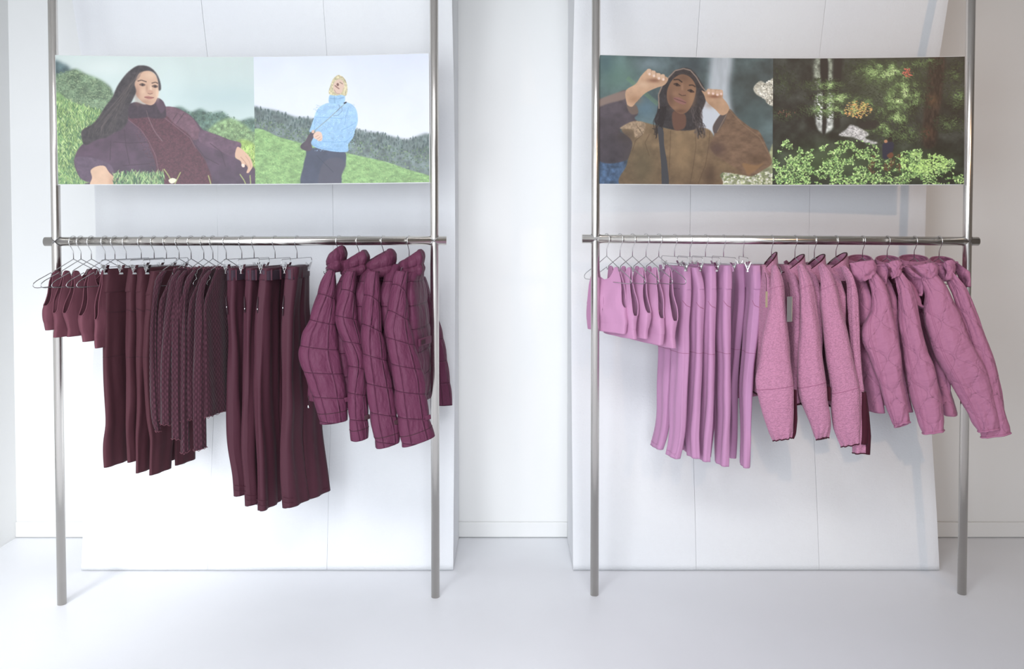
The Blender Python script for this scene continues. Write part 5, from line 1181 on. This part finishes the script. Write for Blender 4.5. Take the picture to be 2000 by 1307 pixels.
def picture_forest():
    p = Paint(1519, 107, 1884, 361, 1500, 2.4, 9)
    p.fill([(0, 0), (1900, 0), (1900, 1300), (0, 1300)], (50, 54, 50), 1, curve=False, noise=.6, ns=90)
    G2 = [(124, 156, 92), (150, 182, 112), (96, 130, 78), (176, 200, 136), (78, 108, 68)]
    p.fill([(470, 100), (640, 100), (630, 320), (480, 360)], (150, 156, 140), 8, .6, noise=.6, ns=30); p.fill([(480, 430), (640, 430), (630, 740), (500, 740)], (186, 188, 186), 5, .75, noise=.5, ns=30)
    p.blob(1100, 300, 380, 260, (86, 100, 76), .7); p.blob(600, 1050, 500, 190, (76, 100, 60), .7); p.blob(1400, 1080, 340, 150, (70, 96, 56), .7)
    p.fill([(520, 100), (590, 100), (580, 500), (575, 760), (540, 760), (545, 480)], (36, 36, 36), 3, .95); p.fill([(640, 100), (720, 100), (690, 430), (700, 700), (650, 700), (640, 400)], (40, 40, 40), 4, .9)
    p.fill([(1500, 90), (1620, 90), (1590, 500), (1560, 700), (1540, 900), (1440, 900), (1440, 600), (1460, 400)], (58, 46, 40), 6, .95, noise=.5, ns=14, stretch=3); p.blob(1520, 480, 50, 60, (112, 84, 54), .6); p.blob(1470, 780, 60, 60, (104, 70, 50), .6)
    LB = [(1130, 220, 260, 130, .75), (1250, 430, 170, 150, .9), (1180, 600, 150, 110, .8), (960, 200, 170, 110, .5), (560, 330, 180, 50, .75), (640, 450, 200, 60, .75), (600, 560, 220, 60, .7), (860, 530, 150, 90, .8), (1700, 250, 90, 130, .45), (1720, 460, 90, 110, .5), (1680, 700, 120, 70, .6), (1420, 130, 130, 60, .6), (1080, 740, 160, 90, .6), (1280, 780, 150, 90, .55), (200, 600, 140, 60, .28), (180, 300, 120, 160, .18)]
    def lum(x, y): return max(a_ * math.exp(-((x - cx) / rx) ** 2 - ((y - cy) / ry) ** 2) for cx, cy, rx, ry, a_ in LB)
    rs = p.rs; cand = rs.rand(26000, 2) * np.array([1710, 800]) + np.array([85, 95]); nzv = fbm(cand[:, 0] / 55, cand[:, 1] / 55, 6, 3); keep = rs.rand(26000)
    ramp = np.array([(46, 54, 42), (70, 86, 56), (98, 122, 76), (138, 160, 106), (182, 198, 146)], float)
    for (x, y), nv_, kp in zip(cand, nzv, keep):
        L = lum(x, y) * (.35 + 1.5 * max(0, nv_ - .28)); 
        if L < .05 or kp > L * 1.6 + .08: continue
        t = min(3.99, L * 4.6 * rs.uniform(.7, 1.15)); c = ramp[int(t)] + (ramp[min(4, int(t) + 1)] - ramp[int(t)]) * (t % 1)
        if math.hypot((x - 860) / 130, (y - 560) / 80) < 1 and rs.rand() < .6: c = np.array([176, 156, 92.]) if rs.rand() < .6 else np.array([186, 132, 84.])
        if math.hypot((x - 1300) / 48, (y - 220) / 42) < 1 and rs.rand() < .7: c = np.array([186, 92, 78.])
        if math.hypot((x - 215) / 80, (y - 590) / 32) < 1 and rs.rand() < .4: c = np.array([124, 78, 66.])
        an = 25 + 30 * math.sin(x / 170.) + rs.uniform(-40, 40)
        p.dabs(1, (x, y, x + .1, y + .1), [c], (10, 30), 5, (an, an + 1), None, .75)
    p.fill([(690, 800), (760, 740), (800, 700), (900, 740), (960, 790), (930, 830), (1040, 870), (960, 880), (820, 820)], (166, 164, 164), 3, .85, noise=.45, ns=12); p.fill([(870, 690), (1000, 660), (1060, 700), (980, 745), (890, 735)], (48, 44, 44), 4, .8)
    gb = poly_y([(90, 1000), (180, 860), (300, 780), (370, 960), (520, 900), (700, 850), (900, 850), (1040, 900), (1080, 1020), (1240, 960), (1400, 930), (1700, 960), (1790, 1060)])
    p.dabs(9500, (90, 780, 1790, 1262), G2, (9, 24), 7, (-180, 180), lambda x, y: y > gb(x) and fbm(x / 100, y / 80, 4, 3) > .38 + .12 * p.rs.rand(), .75)
    p.dabs(900, (950, 980, 1240, 1180), [(104, 70, 54), (84, 62, 48)], (8, 20), 6, (-180, 180), lambda x, y: fbm(x / 60, y / 60, 8, 2) > .5, .5)
    p.dabs(900, (1230, 950, 1660, 1190), [(150, 184, 104), (176, 206, 128)], (10, 22), 7, (-180, 180), lambda x, y: math.hypot((x - 1440) / 210, (y - 1060) / 100) < 1 and fbm(x / 60, y / 60, 3, 2) > .45, .6)
    p.fill([(1085, 880), (1130, 860), (1180, 875), (1170, 960), (1150, 1010), (1090, 1020), (1080, 940)], (44, 48, 72), 1.5); p.fill([(1130, 830), (1158, 822), (1166, 850), (1140, 862)], (46, 40, 38), 1.2); p.fill([(1095, 850), (1118, 842), (1125, 868), (1100, 872)], (150, 110, 84), 1.2); p.fill([(1120, 990), (1160, 960), (1180, 990), (1150, 1020)], (112, 70, 52), 2)
    g = p.a.mean(2, keepdims=True); return np.clip(p.a * (.55 + .75 * np.clip(g * 2.2, 0, 1)), 0, 1)
def print_mat(name, arr, ink=.86):
    arr = np.clip(arr, 0, 1) ** 2.2 * ink; arr = arr ** (1 / 2.2)
    h, w, _ = arr.shape; im = bpy.data.images.new(name, w, h, alpha=False)
    buf = np.ones((h, w, 4), np.float32); buf[:, :, :3] = np.clip(arr[::-1], 0, 1); im.pixels.foreach_set(buf.ravel()); im.pack()
    m, nt, b = new_mat(name); t = nt.nodes.new('ShaderNodeTexImage'); t.image = im; t.extension = 'EXTEND'; uv = N(nt, 'ShaderNodeUVMap'); uv.uv_map = 'UVMap'
    nt.links.new(uv.outputs[0], t.inputs[0]); nt.links.new(t.outputs[0], b.inputs['Base Color']); b.inputs['Roughness'].default_value = .42; b.inputs['Specular IOR Level'].default_value = .4
    return m
def banner(label, TL, TR, BL, BR, Ya, Yb, bow, split, pics):
    """paper banner strung between two posts, bowing back in the middle"""
    def P(f, g, off=0.):
        y = Ya + (Yb - Ya) * f + bow * math.sin(math.pi * f) + off
        l = at(*TL, Ya).lerp(at(*BL, Ya), g); r = at(*TR, Yb).lerp(at(*BR, Yb), g); q = l.lerp(r, f)
        return (q.x * (1 + bow * 0), y, q.z)
    e = empty('photo_banner', Vector(P(.5, 1)), label, 'poster', 'photo banners on the racks')
    nx, ny = 60, 6; V = []; F = []
    for s in (0, 1):
        for j in range(ny + 1):
            for i in range(nx + 1): V.append(P(i / nx, j / ny, .0022 * s))
    W1 = nx + 1; n1 = W1 * (ny + 1)
    for j in range(ny):
        for i in range(nx):
            a = j * W1 + i; F.append((a, a + W1, a + W1 + 1, a + 1)); F.append((n1 + a, n1 + a + 1, n1 + a + W1 + 1, n1 + a + W1))
    for i in range(nx):
        F.append((i, i + 1, n1 + i + 1, n1 + i)); a = ny * W1 + i; F.append((a + 1, a, n1 + a, n1 + a + 1))
    for j in range(ny):
        a = j * W1; F.append((a + W1, a, n1 + a, n1 + a + W1)); a += nx; F.append((a, a + W1, n1 + a + W1, n1 + a))
    mesh_obj('paper_sheet', V, F, M['paper_white'], e, True)
    for (f0, f1), arr, nm in pics:
        m = print_mat(nm, arr); V = []; UV = []; F = []; n = 36
        for j in range(ny + 1):
            for i in range(n + 1):
                V.append(P(f0 + (f1 - f0) * i / n, .004 + .990 * j / ny, -.0008)); UV.append((i / n, 1 - j / ny))
        for j in range(ny):
            for i in range(n): a = j * (n + 1) + i; F.append((a, a + n + 1, a + n + 2, a + 1))
        o = mesh_obj('printed_photo', V, F, m, e, True, UV); o['label'] = nm
    return e
banner('wide photo banner with a reclining person and a person in a light blue top', (107.5, 107), (838, 103.5), (113, 361.5), (839.5, 357.5), LA.y - .022, LB.y - .004, .055, 0,
       [((0.001, .514), picture_reclining(), 'person with long dark hair lying in grass'), ((.514, .999), picture_blue_top(), 'person in light blue fleece on a hillside')])
banner('wide photo banner with a person holding a hood and a dense forest', (1168.5, 106.5), (1885, 109.5), (1167.5, 360.5), (1883.5, 361.5), RA.y - .004, RB.y - .022, .055, 0,
       [((0.001, .488), picture_hood(), 'person in brown coat holding the hood open'), ((.488, .999), picture_forest(), 'green forest with a stream')])
